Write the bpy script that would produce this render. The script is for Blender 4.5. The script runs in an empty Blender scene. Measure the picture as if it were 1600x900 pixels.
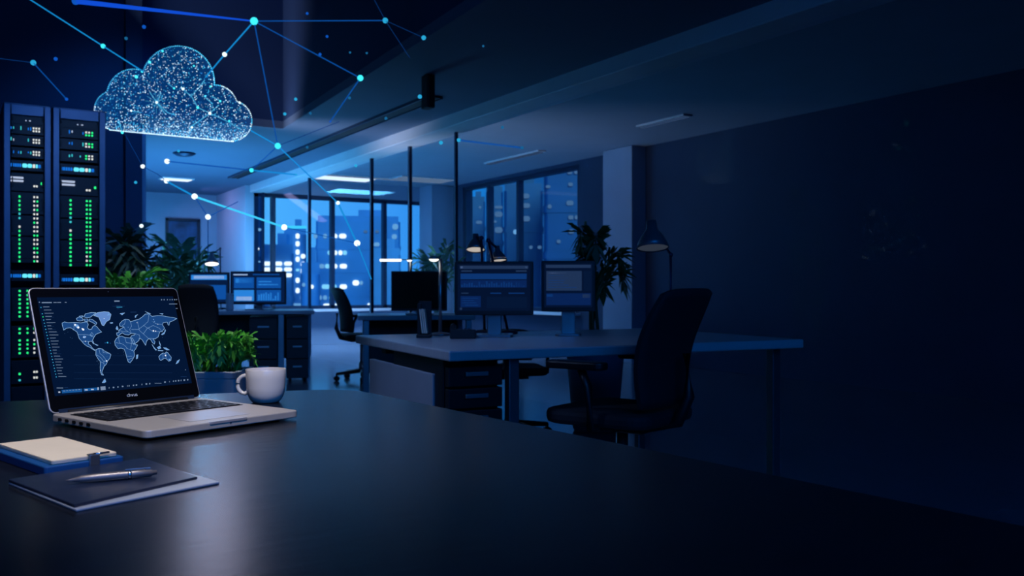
import bpy, bmesh, math, random
from mathutils import Vector, Matrix
random.seed(7)
PI = math.pi
R = math.radians
sc = bpy.context.scene
C = sc.collection

# ------------------------------------------------------------------ camera frame
H = 0.985                      # eye height
YAW = R(31.7)                  # camera turned right of the room's long axis
F = 1400.0
fv = Vector((math.sin(YAW), math.cos(YAW), 0))
rv = Vector((math.cos(YAW), -math.sin(YAW), 0))
FACE = -YAW                    # rotation that squares a thing up to the viewer

def cam(lat, dep, z=0.0):
    p = rv * lat + fv * dep
    return Vector((p.x, p.y, z))
def at(px, py, d):
    return cam((px - 800) / F * d, d, H - (py - 450) / F * d)
def on(px, py, z):
    return at(px, py, (H - z) * F / (py - 450))
def ground(px, d, z=0.0):
    p = at(px, 450, d); p.z = z
    return p

# ------------------------------------------------------------------ materials
def lin(c):
    return tuple(((v / 255) / 12.92 if v / 255 <= .04045 else ((v / 255 + .055) / 1.055) ** 2.4) for v in c)
MATS = {}
def mat(name, rgb, rough=.5, metal=0., noise=0., scale=8., bump=0., spec=.5, stretch=None, coat=0.):
    m = bpy.data.materials.new(name); m.use_nodes = True
    nt = m.node_tree; b = nt.nodes['Principled BSDF']
    c = lin(rgb)
    b.inputs['Base Color'].default_value = (*c, 1)
    b.inputs['Roughness'].default_value = rough
    b.inputs['Metallic'].default_value = metal
    b.inputs['Specular IOR Level'].default_value = spec
    b.inputs['Coat Weight'].default_value = coat
    if noise or bump:
        tc = nt.nodes.new('ShaderNodeTexCoord')
        mp = nt.nodes.new('ShaderNodeMapping')
        if stretch: mp.inputs['Scale'].default_value = stretch
        nz = nt.nodes.new('ShaderNodeTexNoise')
        nz.inputs['Scale'].default_value = scale; nz.inputs['Detail'].default_value = 6
        nt.links.new(tc.outputs['Object'], mp.inputs['Vector'])
        nt.links.new(mp.outputs['Vector'], nz.inputs['Vector'])
        if noise:
            rp = nt.nodes.new('ShaderNodeValToRGB')
            rp.color_ramp.elements[0].position = .3; rp.color_ramp.elements[1].position = .7
            rp.color_ramp.elements[0].color = (*[v * (1 - noise) for v in c], 1)
            rp.color_ramp.elements[1].color = (*[min(1, v * (1 + noise)) for v in c], 1)
            nt.links.new(nz.outputs['Fac'], rp.inputs['Fac'])
            nt.links.new(rp.outputs['Color'], b.inputs['Base Color'])
        if bump:
            bp = nt.nodes.new('ShaderNodeBump'); bp.inputs['Strength'].default_value = bump
            bp.inputs['Distance'].default_value = .002
            nt.links.new(nz.outputs['Fac'], bp.inputs['Height'])
            nt.links.new(bp.outputs['Normal'], b.inputs['Normal'])
    MATS[name] = m
    return m
def emit(name, rgb, s=1.0, alpha=1.0):
    m = bpy.data.materials.new(name); m.use_nodes = True
    nt = m.node_tree; nt.nodes.clear()
    o = nt.nodes.new('ShaderNodeOutputMaterial'); e = nt.nodes.new('ShaderNodeEmission')
    e.inputs['Color'].default_value = (*lin(rgb), 1); e.inputs['Strength'].default_value = s
    if alpha < 1:
        t = nt.nodes.new('ShaderNodeBsdfTransparent'); x = nt.nodes.new('ShaderNodeMixShader')
        x.inputs['Fac'].default_value = alpha
        nt.links.new(t.outputs[0], x.inputs[1]); nt.links.new(e.outputs[0], x.inputs[2])
        nt.links.new(x.outputs[0], o.inputs['Surface'])
    else:
        nt.links.new(e.outputs[0], o.inputs['Surface'])
    MATS[name] = m
    return m
def glass(name, tint=(.93, .96, 1), refl=1.0):
    m = bpy.data.materials.new(name); m.use_nodes = True
    nt = m.node_tree; nt.nodes.clear()
    o = nt.nodes.new('ShaderNodeOutputMaterial')
    t = nt.nodes.new('ShaderNodeBsdfTransparent'); t.inputs['Color'].default_value = (*tint, 1)
    g = nt.nodes.new('ShaderNodeBsdfGlossy'); g.inputs['Roughness'].default_value = .02
    x = nt.nodes.new('ShaderNodeMixShader'); fr = nt.nodes.new('ShaderNodeLayerWeight')      # Schlick reflectance, same from both faces
    pw = nt.nodes.new('ShaderNodeMath'); pw.operation = 'POWER'; pw.inputs[1].default_value = 5
    ml = nt.nodes.new('ShaderNodeMath'); ml.operation = 'MULTIPLY_ADD'; ml.inputs[1].default_value = .22 * refl; ml.inputs[2].default_value = .004 * refl
    nt.links.new(fr.outputs['Facing'], pw.inputs[0]); nt.links.new(pw.outputs[0], ml.inputs[0]); nt.links.new(ml.outputs[0], x.inputs['Fac'])
    nt.links.new(t.outputs[0], x.inputs[1]); nt.links.new(g.outputs[0], x.inputs[2])
    nt.links.new(x.outputs[0], o.inputs['Surface'])
    MATS[name] = m
    return m

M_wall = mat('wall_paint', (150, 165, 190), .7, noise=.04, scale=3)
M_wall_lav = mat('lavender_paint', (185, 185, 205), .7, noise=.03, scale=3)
M_wall_dark = mat('dark_wall_paint_and_shade', (40, 60, 92), .75, noise=.06, scale=2)
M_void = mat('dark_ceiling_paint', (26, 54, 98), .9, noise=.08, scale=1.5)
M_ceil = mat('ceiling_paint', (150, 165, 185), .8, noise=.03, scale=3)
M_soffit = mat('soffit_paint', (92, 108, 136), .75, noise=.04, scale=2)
M_header = mat('header_metal', (226, 226, 234), .4, .0, noise=.04, scale=4)
M_slot = mat('black_slot', (6, 8, 14), .6, noise=.1)
M_floor = mat('polished_floor', (96, 106, 124), .16, noise=.12, scale=1.5, spec=.6)
M_mull = mat('dark_anodised', (36, 56, 86), .4, .6, noise=.1)
M_table = mat('dark_table_laminate', (17, 21, 29), .26, noise=.22, scale=14, bump=.12, stretch=(1, 4, 1), spec=.14)
M_alu = mat('brushed_aluminium', (190, 186, 184), .42, .35, noise=.03, scale=60, stretch=(1, 12, 1))
M_alu_edge = mat('aluminium_edge', (186, 186, 192), .36, .45, noise=.03, scale=40)
M_bezel = mat('black_glass_bezel', (7, 9, 14), .18, noise=.05)
M_key = mat('black_keycap', (16, 18, 24), .5, noise=.1, scale=40)
M_keywell = mat('key_well', (8, 9, 13), .6, noise=.1)
M_cup = mat('white_ceramic', (225, 222, 220), .22, noise=.02, scale=6, coat=.3)
M_coffee = mat('milky_coffee', (150, 120, 100), .2, noise=.08)
M_paper = mat('cream_paper', (214, 205, 190), .7, noise=.03, scale=30)
M_cover = mat('blue_cover', (14, 72, 134), .45, noise=.08, scale=40)
M_folder = mat('navy_leatherette', (24, 34, 58), .3, noise=.12, scale=50, bump=.1)
M_folder_in = mat('folder_lining', (150, 162, 182), .4, noise=.05, scale=20)
M_pen = mat('gunmetal_pen', (112, 110, 116), .35, .4, noise=.05, scale=30)
M_chrome = mat('chrome', (220, 222, 228), .16, 1., noise=.02)
M_black = mat('black_plastic', (14, 17, 24), .45, noise=.1, scale=20)
M_blackmesh = mat('black_mesh_fabric', (16, 21, 32), .8, noise=.25, scale=90, bump=.3)
M_rack = mat('rack_steel', (92, 110, 140), .4, .5, noise=.06, scale=10)
M_rackdark = mat('rack_unit_face', (12, 18, 32), .45, .2, noise=.15, scale=14)
M_desk = mat('pale_desk_laminate', (168, 170, 180), .3, noise=.05, scale=6, stretch=(1, 8, 1))
M_panel = mat('grey_panel', (150, 156, 168), .5, noise=.04, scale=5)
M_steel = mat('satin_steel', (150, 155, 165), .3, .9, noise=.04, scale=20)
M_drawer = mat('black_drawer_front', (12, 16, 26), .4, noise=.1, scale=8)
M_handle = mat('drawer_handle', (185, 188, 195), .3, .9, noise=.03)
M_leaf = mat('palm_leaf', (34, 92, 48), .5, noise=.4, scale=9)
M_leafdark = mat('dark_leaf', (16, 52, 40), .5, noise=.4, scale=9)
M_leaflime = mat('fern_leaf', (86, 172, 60), .5, noise=.4, scale=14)
M_stem = mat('plant_stem', (66, 78, 44), .6, noise=.2)
M_pot = mat('white_planter', (176, 182, 192), .45, noise=.04, scale=8)
M_potg = mat('grey_planter', (92, 108, 136), .5, noise=.06, scale=8)
M_soil = mat('potting_soil', (30, 24, 20), .95, noise=.4, scale=60)
M_frame = mat('picture_frame', (14, 26, 48), .4, noise=.1)
M_art = mat('abstract_print', (34, 70, 110), .6, noise=.8, scale=3.5)
M_shade = mat('lamp_shade_metal', (120, 126, 138), .35, .6, noise=.05)
M_glass = glass('partition_glass', (.965, .985, 1))
M_wglass = glass('window_glass', (.975, .985, 1))
M_facade = mat('tower_facade', (70, 130, 190), .35, noise=.12, scale=.25, spec=.4)
M_facade2 = mat('dark_tower_facade', (28, 66, 112), .35, noise=.2, scale=.3, spec=.4)
M_facade3 = mat('pale_tower_facade', (120, 160, 205), .4, noise=.12, scale=.2, spec=.4)

E_screen = emit('screen_navy', (4, 22, 52), 1.)
E_land = emit('map_land', (27, 70, 128), 1.)
E_land2 = emit('map_land_bright', (108, 160, 220), 1.)
E_line = emit('map_outline', (150, 195, 240), 1.)
E_ice = emit('map_ice', (96, 136, 200), 1.)
E_glow = emit('map_hotspot', (235, 240, 255), 1.2)
E_cy = emit('ui_cyan', (60, 170, 220), 1.)
E_uitext = emit('ui_text', (120, 140, 170), 1.)
E_uidim = emit('ui_dim', (22, 48, 88), 1.)
E_uibar = emit('ui_blue_bar', (22, 84, 150), 1.)
E_logo = emit('ui_white', (190, 200, 220), 1.)
E_mon = emit('monitor_navy', (6, 28, 66), 1.)
E_mon2 = emit('monitor_blue', (14, 78, 160), 1.)
E_mon3 = emit('monitor_bright_blue', (40, 130, 220), 1.)
E_mon4 = emit('monitor_grey', (52, 70, 104), 1.)
E_monw = emit('monitor_white', (150, 180, 225), 1.)
E_dim1 = emit('dim_screen_navy', (4, 18, 46), 1.)
E_dim2 = emit('dim_screen_blue', (12, 52, 112), 1.)
E_dim3 = emit('dim_screen_grey', (30, 50, 84), 1.)
E_green = emit('led_green', (40, 235, 130), 1.3)
E_gcy = emit('led_teal', (60, 200, 210), 1.)
E_white = emit('led_white', (225, 228, 225), 1.)
E_lblue = emit('led_blue', (20, 110, 215), 1.)
E_lcy = emit('led_cyan', (100, 225, 250), 1.2)
E_grey = emit('led_label', (175, 190, 220), 1.)
E_lamp = emit('lamp_diffuser', (255, 250, 240), 3.)
E_lampdim = emit('dim_lamp_diffuser', (205, 195, 185), .8)
E_tube = emit('ceiling_tube', (215, 235, 255), 1.3)
E_tubed = emit('ceiling_tube_dim', (120, 150, 190), .5)
E_tubev = emit('ceiling_tube_faint', (60, 85, 125), .5)
E_city = emit('lit_window', (225, 245, 255), 1.6)
E_cityc = emit('lit_window_cyan', (130, 215, 255), 1.1)
E_cityd = emit('lit_window_dim', (110, 175, 230), .9)
E_cityn = emit('lit_window_night', (80, 125, 175), .7)

# ------------------------------------------------------------------ mesh helpers
def B(): return bmesh.new()
def xf(loc=(0, 0, 0), rz=0., rx=0., ry=0.):
    return Matrix.Translation(Vector(loc)) @ Matrix.Rotation(rz, 4, 'Z') @ Matrix.Rotation(ry, 4, 'Y') @ Matrix.Rotation(rx, 4, 'X')
def box(bm, c, s, mi=0, m=None):
    M = Matrix.Translation(Vector(c)) @ Matrix.Diagonal((*s, 1))
    if m is not None: M = m @ M
    r = bmesh.ops.create_cube(bm, size=1, matrix=M)
    for f in {f for v in r['verts'] for f in v.link_faces}: f.material_index = mi
def quad(bm, pts, mi=0):
    f = bm.faces.new([bm.verts.new(p) for p in pts]); f.material_index = mi
    return f
def prism(bm, poly, z0, z1, mi=0, m=None):
    lo = [bm.verts.new((p[0], p[1], z0)) for p in poly]; hi = [bm.verts.new((p[0], p[1], z1)) for p in poly]
    if m is not None:
        for v in lo + hi: v.co = m @ v.co
    n = len(poly); fs = []
    fs.append(bm.faces.new(hi)); fs.append(bm.faces.new(lo[::-1]))
    for i in range(n): fs.append(bm.faces.new((lo[i], lo[(i + 1) % n], hi[(i + 1) % n], hi[i])))
    for f in fs: f.material_index = mi
def tube(bm, pts, r, seg=10, mi=0, caps=True):
    pts = [Vector(p) for p in pts]; n = len(pts)
    rs = r if isinstance(r, (list, tuple)) else [r] * n
    rings = []
    up = Vector((0, 0, 1))
    for i, p in enumerate(pts):
        t = (pts[min(i + 1, n - 1)] - pts[max(i - 1, 0)]).normalized()
        a = t.cross(up)
        if a.length < 1e-3: a = t.cross(Vector((1, 0, 0)))
        a.normalize(); b = t.cross(a).normalized()
        rings.append([bm.verts.new(p + (a * math.cos(2 * PI * k / seg) + b * math.sin(2 * PI * k / seg)) * rs[i]) for k in range(seg)])
    for i in range(n - 1):
        for k in range(seg):
            f = bm.faces.new((rings[i][k], rings[i][(k + 1) % seg], rings[i + 1][(k + 1) % seg], rings[i + 1][k]))
            f.material_index = mi; f.smooth = True
    if caps:
        for rg in (rings[0], rings[-1]):
            f = bm.faces.new(rg); f.material_index = mi
def lathe(bm, prof, c=(0, 0, 0), seg=32, mi=0, m=None):
    c = Vector(c); rings = []
    for (r, z) in prof:
        if r < 1e-6: rings.append([bm.verts.new(c + Vector((0, 0, z)))])
        else: rings.append([bm.verts.new(c + Vector((r * math.cos(2 * PI * k / seg), r * math.sin(2 * PI * k / seg), z))) for k in range(seg)])
    if m is not None:
        for rg in rings:
            for v in rg: v.co = m @ v.co
    for a, b in zip(rings, rings[1:]):
        for k in range(seg):
            k2 = (k + 1) % seg
            if len(a) == 1 and len(b) == 1: continue
            if len(a) == 1: vs = (a[0], b[k2], b[k])
            elif len(b) == 1: vs = (a[k], a[k2], b[0])
            else: vs = (a[k], a[k2], b[k2], b[k])
            f = bm.faces.new(vs); f.material_index = mi; f.smooth = True
def ball(bm, c, r, sub=1, mi=0):
    rr = bmesh.ops.create_icosphere(bm, subdivisions=sub, radius=r, matrix=Matrix.Translation(Vector(c)))
    for f in {f for v in rr['verts'] for f in v.link_faces}: f.material_index = mi; f.smooth = True
def rrect(w, h, r, n=6, cx=0, cy=0):
    out = []
    for (sx, sy, a0) in ((1, 1, 0), (-1, 1, 90), (-1, -1, 180), (1, -1, 270)):
        for k in range(n + 1):
            a = R(a0 + 90 * k / n)
            out.append((cx + sx * (w / 2 - r) + r * math.cos(a), cy + sy * (h / 2 - r) + r * math.sin(a)))
    return out

def obj(name, bm, mats, parent=None, bevel=0., loc=None, rz=None, subsurf=0):
    bmesh.ops.recalc_face_normals(bm, faces=bm.faces[:])
    me = bpy.data.meshes.new(name); bm.to_mesh(me); bm.free()
    for m in (mats if isinstance(mats, (list, tuple)) else [mats]): me.materials.append(m)
    o = bpy.data.objects.new(name, me); C.objects.link(o)
    if parent is not None: o.parent = parent
    if loc is not None: o.location = loc
    if rz is not None: o.rotation_euler = (0, 0, rz)
    if bevel:
        b = o.modifiers.new('bevel', 'BEVEL'); b.width = bevel; b.segments = 2; b.limit_method = 'ANGLE'; b.angle_limit = R(40)
    if subsurf:
        s = o.modifiers.new('sub', 'SUBSURF'); s.levels = subsurf; s.render_levels = subsurf
    return o
def flatobj(name, bm, mats, parent=None, **k):          # keeps the face order given (no normal recalculation needed)
    return obj(name, bm, mats, parent, **k)
def tag(o, label, cat, group=None):
    o['label'] = label; o['category'] = cat
    if group: o['group'] = group
    return o
def thing(name, label, cat, loc=(0, 0, 0), rz=0., group=None):
    o = bpy.data.objects.new(name, None); C.objects.link(o); o.empty_display_size = .05
    o.location = loc; o.rotation_euler = (0, 0, rz)
    return tag(o, label, cat, group)
def struct(name, bm, mats, **k):
    o = obj(name, bm, mats, **k); o['kind'] = 'structure'
    return o
def dup(o, parent=None):
    c = o.copy(); C.objects.link(c)
    if parent is not None: c.parent = parent
    for ch in o.children: dup(ch, c)
    return c
def place(root, loc, rz, label):
    root.location = loc; root.rotation_euler = (0, 0, rz); root['label'] = label
    return root

# ------------------------------------------------------------------ the room
XP = 4.33      # glass partition
XR = 7.7       # window wall on the right
YB = 15.0      # window wall at the far end
bm = B(); box(bm, (0.9, 7.0, -.06), (17, 21, .12)); struct('floor', bm, M_floor)
# raised dark ceiling over the near hall, lower soffit beside it
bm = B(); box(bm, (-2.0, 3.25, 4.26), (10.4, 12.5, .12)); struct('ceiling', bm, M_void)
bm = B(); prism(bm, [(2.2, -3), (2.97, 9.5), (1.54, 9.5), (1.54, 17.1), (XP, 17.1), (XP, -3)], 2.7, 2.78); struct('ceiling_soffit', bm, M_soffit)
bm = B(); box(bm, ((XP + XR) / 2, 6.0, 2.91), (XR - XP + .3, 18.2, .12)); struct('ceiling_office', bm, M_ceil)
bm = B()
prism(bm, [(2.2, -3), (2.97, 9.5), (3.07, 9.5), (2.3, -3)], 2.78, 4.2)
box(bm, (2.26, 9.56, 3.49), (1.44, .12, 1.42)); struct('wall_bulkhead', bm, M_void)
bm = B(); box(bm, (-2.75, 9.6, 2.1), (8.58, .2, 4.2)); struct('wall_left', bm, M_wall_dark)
bm = B(); box(bm, (1.54, 13.3, 1.35), (.16, 7.2, 2.7)); struct('wall_corridor', bm, M_wall)
bm = B(); box(bm, (1.46, 9.46, 2.1), (.15, .12, 4.2)); struct('trim_column', bm, M_wall_dark)
bm = B(); box(bm, (2.85, 17.05, 1.35), (2.6, .1, 2.7)); struct('wall_end', bm, M_wall)
bm = B(); box(bm, (4.14, 16.05, 1.35), (.14, 2.0, 2.7)); struct('wall_return', bm, M_wall_lav)
bm = B()
box(bm, (5.95, YB + .1, .31), (3.5, .2, .62)); box(bm, (5.95, YB + .1, 2.72), (3.5, .2, .26))
box(bm, (7.62, YB + .1, 1.4), (.2, .2, 2.8))
struct('wall_back', bm, M_wall)
# right wall with its windows
bm = B()
box(bm, (XR + .1, 6.0, .31), (.2, 18.2, .62)); box(bm, (XR + .1, 6.0, 2.87), (.2, 18.2, .16))
box(bm, (XR + .1, 14.62, 1.705), (.2, .95, 2.17)); box(bm, (XR + .1, 3.76, 1.705), (.2, 13.72, 2.17))
struct('wall_right', bm, M_wall_dark)  # dark wall colour stands in for the shade on this side
bm = B(); box(bm, (XR - .12, 9.42, 1.42), (.24, .62, 2.85)); struct('trim_pilaster', bm, M_wall, bevel=.01)
bm = B(); box(bm, (XR - .2, 14.75, 1.42), (.5, .5, 2.85)); struct('trim_corner_column', bm, M_wall, bevel=.01)
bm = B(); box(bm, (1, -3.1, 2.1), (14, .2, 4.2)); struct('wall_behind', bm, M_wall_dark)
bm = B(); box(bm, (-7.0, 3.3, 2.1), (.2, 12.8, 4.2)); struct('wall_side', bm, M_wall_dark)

def window(n, p0, p1, z0, z1, splits, depth_axis):
    """a glazed opening from p0 to p1 (plan points); frame and panes"""
    p0 = Vector((*p0, 0)); p1 = Vector((*p1, 0)); L = (p1 - p0).length; a = math.atan2(p1.y - p0.y, p1.x - p0.x)
    bm = B(); m = xf(p0, a)
    box(bm, (L / 2, 0, z0 + .03), (L, .1, .06), 0, m); box(bm, (L / 2, 0, z1 - .03), (L, .1, .06), 0, m)
    for s in [0.0] + splits + [1.0]:
        x = min(max(s * L, .035), L - .035); box(bm, (x, 0, (z0 + z1) / 2), (.07, .1, z1 - z0), 0, m)
    fr = struct('window_%d' % n, bm, M_mull)
    bm = B(); xs = [0.0] + splits + [1.0]
    for u, w in zip(xs, xs[1:]):
        box(bm, ((u + w) / 2 * L, 0, (z0 + z1) / 2), ((w - u) * L - .07, .012, z1 - z0 - .12), 0, m)
    pn = obj('window_pane', bm, M_wglass, fr); pn['kind'] = 'structure'
    bm = B(); box(bm, (L / 2, -.09 * depth_axis, z0 - .02), (L + .1, .26, .04), 0, m)
    sl = obj('window_sill', bm, M_header, fr); sl['kind'] = 'structure'
window(1, (4.21, YB + .08), (7.5, YB + .08), .62, 2.58, [.10, .42, .72], 1)
window(2, (XR + .08, 14.15), (XR + .08, 10.62), .62, 2.79, [.24, .51], 1)

# glass partition with its header
bm = B(); box(bm, (XP - .05, 6.0, 2.65), (.3, 18, .14)); struct('trim_header', bm, M_header, bevel=.008)
bm = B(); box(bm, (XP + .03, 6.0, 2.8), (.1, 18, .2)); struct('trim_header_upstand', bm, M_soffit)
mull_y = [14.93, 12.6, 10.3, 9.2, 8.1, 0.0, -2.9]
for i, y in enumerate(mull_y):
    bm = B(); w = .038 if i not in (4,) else .03
    box(bm, (XP, y, 1.29), (w, w, 2.58)); tag(obj('partition_post', bm, M_mull), [
        'dark post of the glass partition at the far window wall', 'dark partition post between the far desk and the swivel chair, nearest the towers',
        'dark partition post rising behind the mesh-back swivel chair', 'dark partition post left of the palm and behind the dark blank monitor',
        'slim partition post to the right of the palm behind the desks', 'partition post beside the viewer', 'last partition post beside the viewer'][i], 'post', 'posts of the glass partition')
bm = B()
for a, b in zip(mull_y, mull_y[1:]):
    box(bm, (XP, (a + b) / 2, 1.29), (.012, abs(a - b) - .06, 2.56))
o = obj('glass_partition', bm, M_glass); tag(o, 'clear glass partition walling off the office along the windows', 'glass partition')
# slot diffuser in the soffit, dark box at its end
bm = B(); box(bm, (3.6, 10.6, 2.695), (.13, 6.9, .03), 0); box(bm, (3.68, 10.6, 2.688), (.015, 6.9, .03), 1); box(bm, (3.535, 10.6, 2.688), (.015, 6.9, .03), 1)
tag(obj('slot_diffuser', bm, [M_slot, M_mull]), 'long black slot diffuser running along the pale soffit', 'air vent')
p = at(669, 131, 7.2); bm = B(); box(bm, (0, 0, .02), (.07, .12, .27)); box(bm, (0, 0, .16), (.05, .06, .08))
tag(obj('ceiling_box', bm, M_slot, bevel=.01, loc=(p.x, p.y, 2.54)), 'small black box hanging from the soffit at the slot end', 'ceiling box')

# ceiling lights
def ceil_light(label, a, b, z, w, e, drop=.02):
    a = Vector((a[0], a[1], 0)); b = Vector((b[0], b[1], 0)); L = (b - a).length; ang = math.atan2(b.y - a.y, b.x - a.x)
    t = thing('ceiling_light', label, 'ceiling light', ((a.x + b.x) / 2, (a.y + b.y) / 2, z), ang, 'linear ceiling lights')
    bm = B(); box(bm, (0, 0, -drop / 2), (L + .06, w + .05, drop)); obj('housing', bm, M_header, t, bevel=.004)
    bm = B(); box(bm, (0, 0, -drop - .006), (L, w, .012)); obj('diffuser', bm, e, t, bevel=.003)
    return t
q = lambda px, py, z: (lambda p: (p.x, p.y))(at(px, py, (z - H) * F / (450 - py)))
ceil_light('short bright tube light on the corridor ceiling left of the partition', q(254, 277, 2.7), q(297, 280, 2.7), 2.7, .22, E_tube)
ceil_light('long thin tube light across the office ceiling behind the glass', q(492, 270, 2.85), q(674, 283, 2.85), 2.85, .07, E_tubed)
ceil_light('wide bright panel light near the far windows', (4.75, 14.3), (6.0, 14.3), 2.85, .5, E_tube)
ceil_light('pale panel light near the far right corner column', (6.25, 13.8), (7.2, 13.8), 2.85, .5, E_tubed)
ceil_light('faint tube light in the office ceiling over the right windows', q(763, 254, 2.85), q(845, 235, 2.85), 2.85, .08, E_tubev)
ceil_light('faintest tube light in the dark ceiling far to the right', q(1003, 196, 2.85), q(1072, 179, 2.85), 2.85, .08, E_tubev)
p = at(288, 239, (2.7 - H) * F / 211)
bm = B(); lathe(bm, [(0, 0), (.13, 0), (.14, -.012), (.1, -.03), (0, -.03)], (0, 0, 0), 28)
for k in range(3): lathe(bm, [(.03 + .03 * k, -.03), (.04 + .03 * k, -.036), (.045 + .03 * k, -.03)], (0, 0, 0), 24)
tag(obj('ceiling_vent', bm, M_mull, loc=(p.x, p.y, 2.7)), 'round dark vent on the corridor ceiling above the tube light', 'air vent')

# painting on the corridor end wall
t = thing('framed_picture', 'dark framed abstract picture on the corridor end wall behind the palm', 'picture', (0, 0, 0))
p0 = at(259, 350, 16.7); p1 = at(313, 420, 16.2)
x0, x1 = at(259, 450, 16.95 / (.851 - .525 * (259 - 800) / F)).x, at(313, 450, 16.95 / (.851 - .525 * (313 - 800) / F)).x
t.location = ((x0 + x1) / 2, 16.99, 1.72); w = x1 - x0; h = 1.05
bm = B()
for s in (-1, 1):
    box(bm, (s * (w / 2 - .025), -.02, 0), (.05, .05, h)); box(bm, (0, -.02, s * (h / 2 - .025)), (w, .05, .05))
obj('frame', bm, M_frame, t, bevel=.006)
bm = B(); box(bm, (0, -.005, 0), (w - .09, .012, h - .09)); obj('print', bm, M_art, t)

# ------------------------------------------------------------------ city outside
cityn = 0
def tower(label, px0, px1, ytop, D, m, wins, depth=14., zb=-45., roof=0, group='towers outside the windows', rnd=0.):
    th = math.atan(((px0 + px1) / 2 - 800) / F); Dr = D / math.cos(th)     # each tower stands square to the street that leads here
    lx = lambda p_: math.tan(math.atan((p_ - 800) / F) - th) * Dr
    dz = lambda x_: Dr * math.cos(th) - x_ * math.sin(th)
    w = lx(px1) - lx(px0); cx = (lx(px0) + lx(px1)) / 2
    zt = H - (ytop - 450) / F * D
    loc = cam(math.tan(th) * D, D); t = thing('office_tower', label, 'building', (loc.x, loc.y, zb), FACE - th, group)
    bm = B()
    prism(bm, rrect(w, depth, max(.3, rnd), 5, 0, depth / 2), 0, zt - zb)
    n = int((zt - zb) / 3.2)
    for k in range(1, n):                     # floor bands
        prism(bm, rrect(w + .16, depth + .16, max(.3, rnd), 5, 0, depth / 2), k * 3.2, k * 3.2 + .5)
    obj('body', bm, m, t)
    bm = B(); box(bm, (0, depth / 2, zt - zb + .4), (w * .96, depth * .9, .8)); box(bm, (w * .15, depth / 2, zt - zb + 1.2), (w * .3, depth * .3, 1.6)); obj('roof', bm, m, t)
    for (a, b, y0, y1, e) in wins:
        wx = lx((a + b) / 2); dd = dz(wx); wz = H - ((y0 + y1) / 2 - 450) / F * dd - zb
        ww = lx(b) - lx(a); hh = (y1 - y0) / F * dd
        bm = B(); prism(bm, [(x_, z_) for x_, z_ in rrect(ww, hh, min(ww, hh) * .42, 4)], -.12, .12, 0, xf((wx, -.14, wz), 0, PI / 2))
        obj('lit_window', bm, e, t)
    return t
c, d_, n_ = E_city, E_cityd, E_cityn; cc = E_cityc
tower('narrow dark tower seen just right of the lavender wall', 383, 409, 290, 58, M_facade2,
      [(384, 398, 357, 361, d_), (400, 408, 357, 361, d_), (390, 396, 387, 391, cc), (398, 405, 387, 391, c), (393, 397, 421, 426, cc), (385, 389, 387, 391, d_), (386, 407, 408, 410, d_)])
wl = [(a, b, y, y + 6, c) for (a, b) in ((412, 426), (428, 441), (444, 456)) for y in (409, 418, 427)]
wl += [(413, 425, 440, 446, c), (430, 440, 440, 446, cc), (413, 425, 455, 461, d_)]
tower('low block with a grid of brightly lit windows behind the far monitor', 408, 459, 396, 76, M_facade, wl)
wl = [(462, 468, y, y + 8, c) for y in (365, 377, 390, 401, 434, 450)] + [(470, 477, 397, 404, c), (470, 477, 409, 417, c), (470, 477, 419, 428, c),
      (449, 457, 443, 451, c), (448, 456, 462, 469, c), (470, 477, 462, 469, c), (462, 468, 420, 424, cc), (449, 478, 474, 478, d_)]
tower('round-cornered tower with a column of bright lamps left of the dark block', 443, 479, 366, 98, M_facade, wl, rnd=.9)
wl = []
for (y, segs) in ((369, [(519, 527, c), (530, 541, c), (490, 496, d_), (505, 511, d_)]), (395, [(512, 519, cc), (520, 527, c), (529, 535, c), (536, 542, cc)]),
                  (416, [(499, 507, d_), (508, 515, cc), (518, 527, c), (531, 542, c)]), (448, [(503, 515, cc), (520, 526, cc), (531, 542, c)]),
                  (465, [(497, 503, d_), (505, 511, d_), (514, 520, cc), (524, 530, cc), (533, 541, d_)]), (478, [(505, 540, c)])):
    wl += [(a, b, y - 3.5, y + 3.5, e) for a, b, e in segs]
wl += [(613, 622, 350, 359, d_), (612, 620, 366, 374, d_), (584, 593, 379, 385, d_), (586, 592, 360, 364, n_), (568, 574, 360, 364, n_),
       (551, 561, 438, 446, c), (562, 567, 439, 445, d_), (579, 586, 446, 452, cc), (589, 594, 446, 452, d_), (600, 611, 446, 451, d_), (574, 582, 474, 479, c), (583, 590, 474, 479, c), (598, 602, 470, 478, c), (605, 612, 474, 479, d_)]
tower('widest tower with rows of lit windows in the middle of the far windows', 494, 626, 346, 122, M_facade, wl)
tower('pale lower block in front of the widest tower', 581, 626, 398, 108, M_facade3, [], depth=4)
tower('pale slab at the foot of the widest tower', 470, 500, 428, 60, M_facade, [(472, 477, 442, 448, d_), (485, 490, 445, 451, c)])
tower('slim tower at the left edge of the right-hand window', 728, 758, 315, 130, M_facade2, [(733, 737, 330, 333, n_), (748, 752, 322, 326, n_), (744, 753, 345, 350, n_)])
tower('stepped tower with dim window clusters in the right-hand window', 759, 786, 300, 108, M_facade2,
      [(762, 770, 322, 326, n_), (773, 785, 322, 326, n_), (773, 785, 331, 339, n_), (773, 785, 355, 364, n_), (800 - 30, 776, 345, 348, n_)])
tower('dark tower with a column of three dim lights in the right-hand window', 787, 848, 298, 84, M_facade2,
      [(815, 827, 303, 310, n_), (816, 828, 318, 325, n_), (816, 828, 338, 346, n_), (802, 808, 359, 366, d_), (827, 832, 384, 389, n_), (840, 846, 384, 389, n_)])
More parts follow.
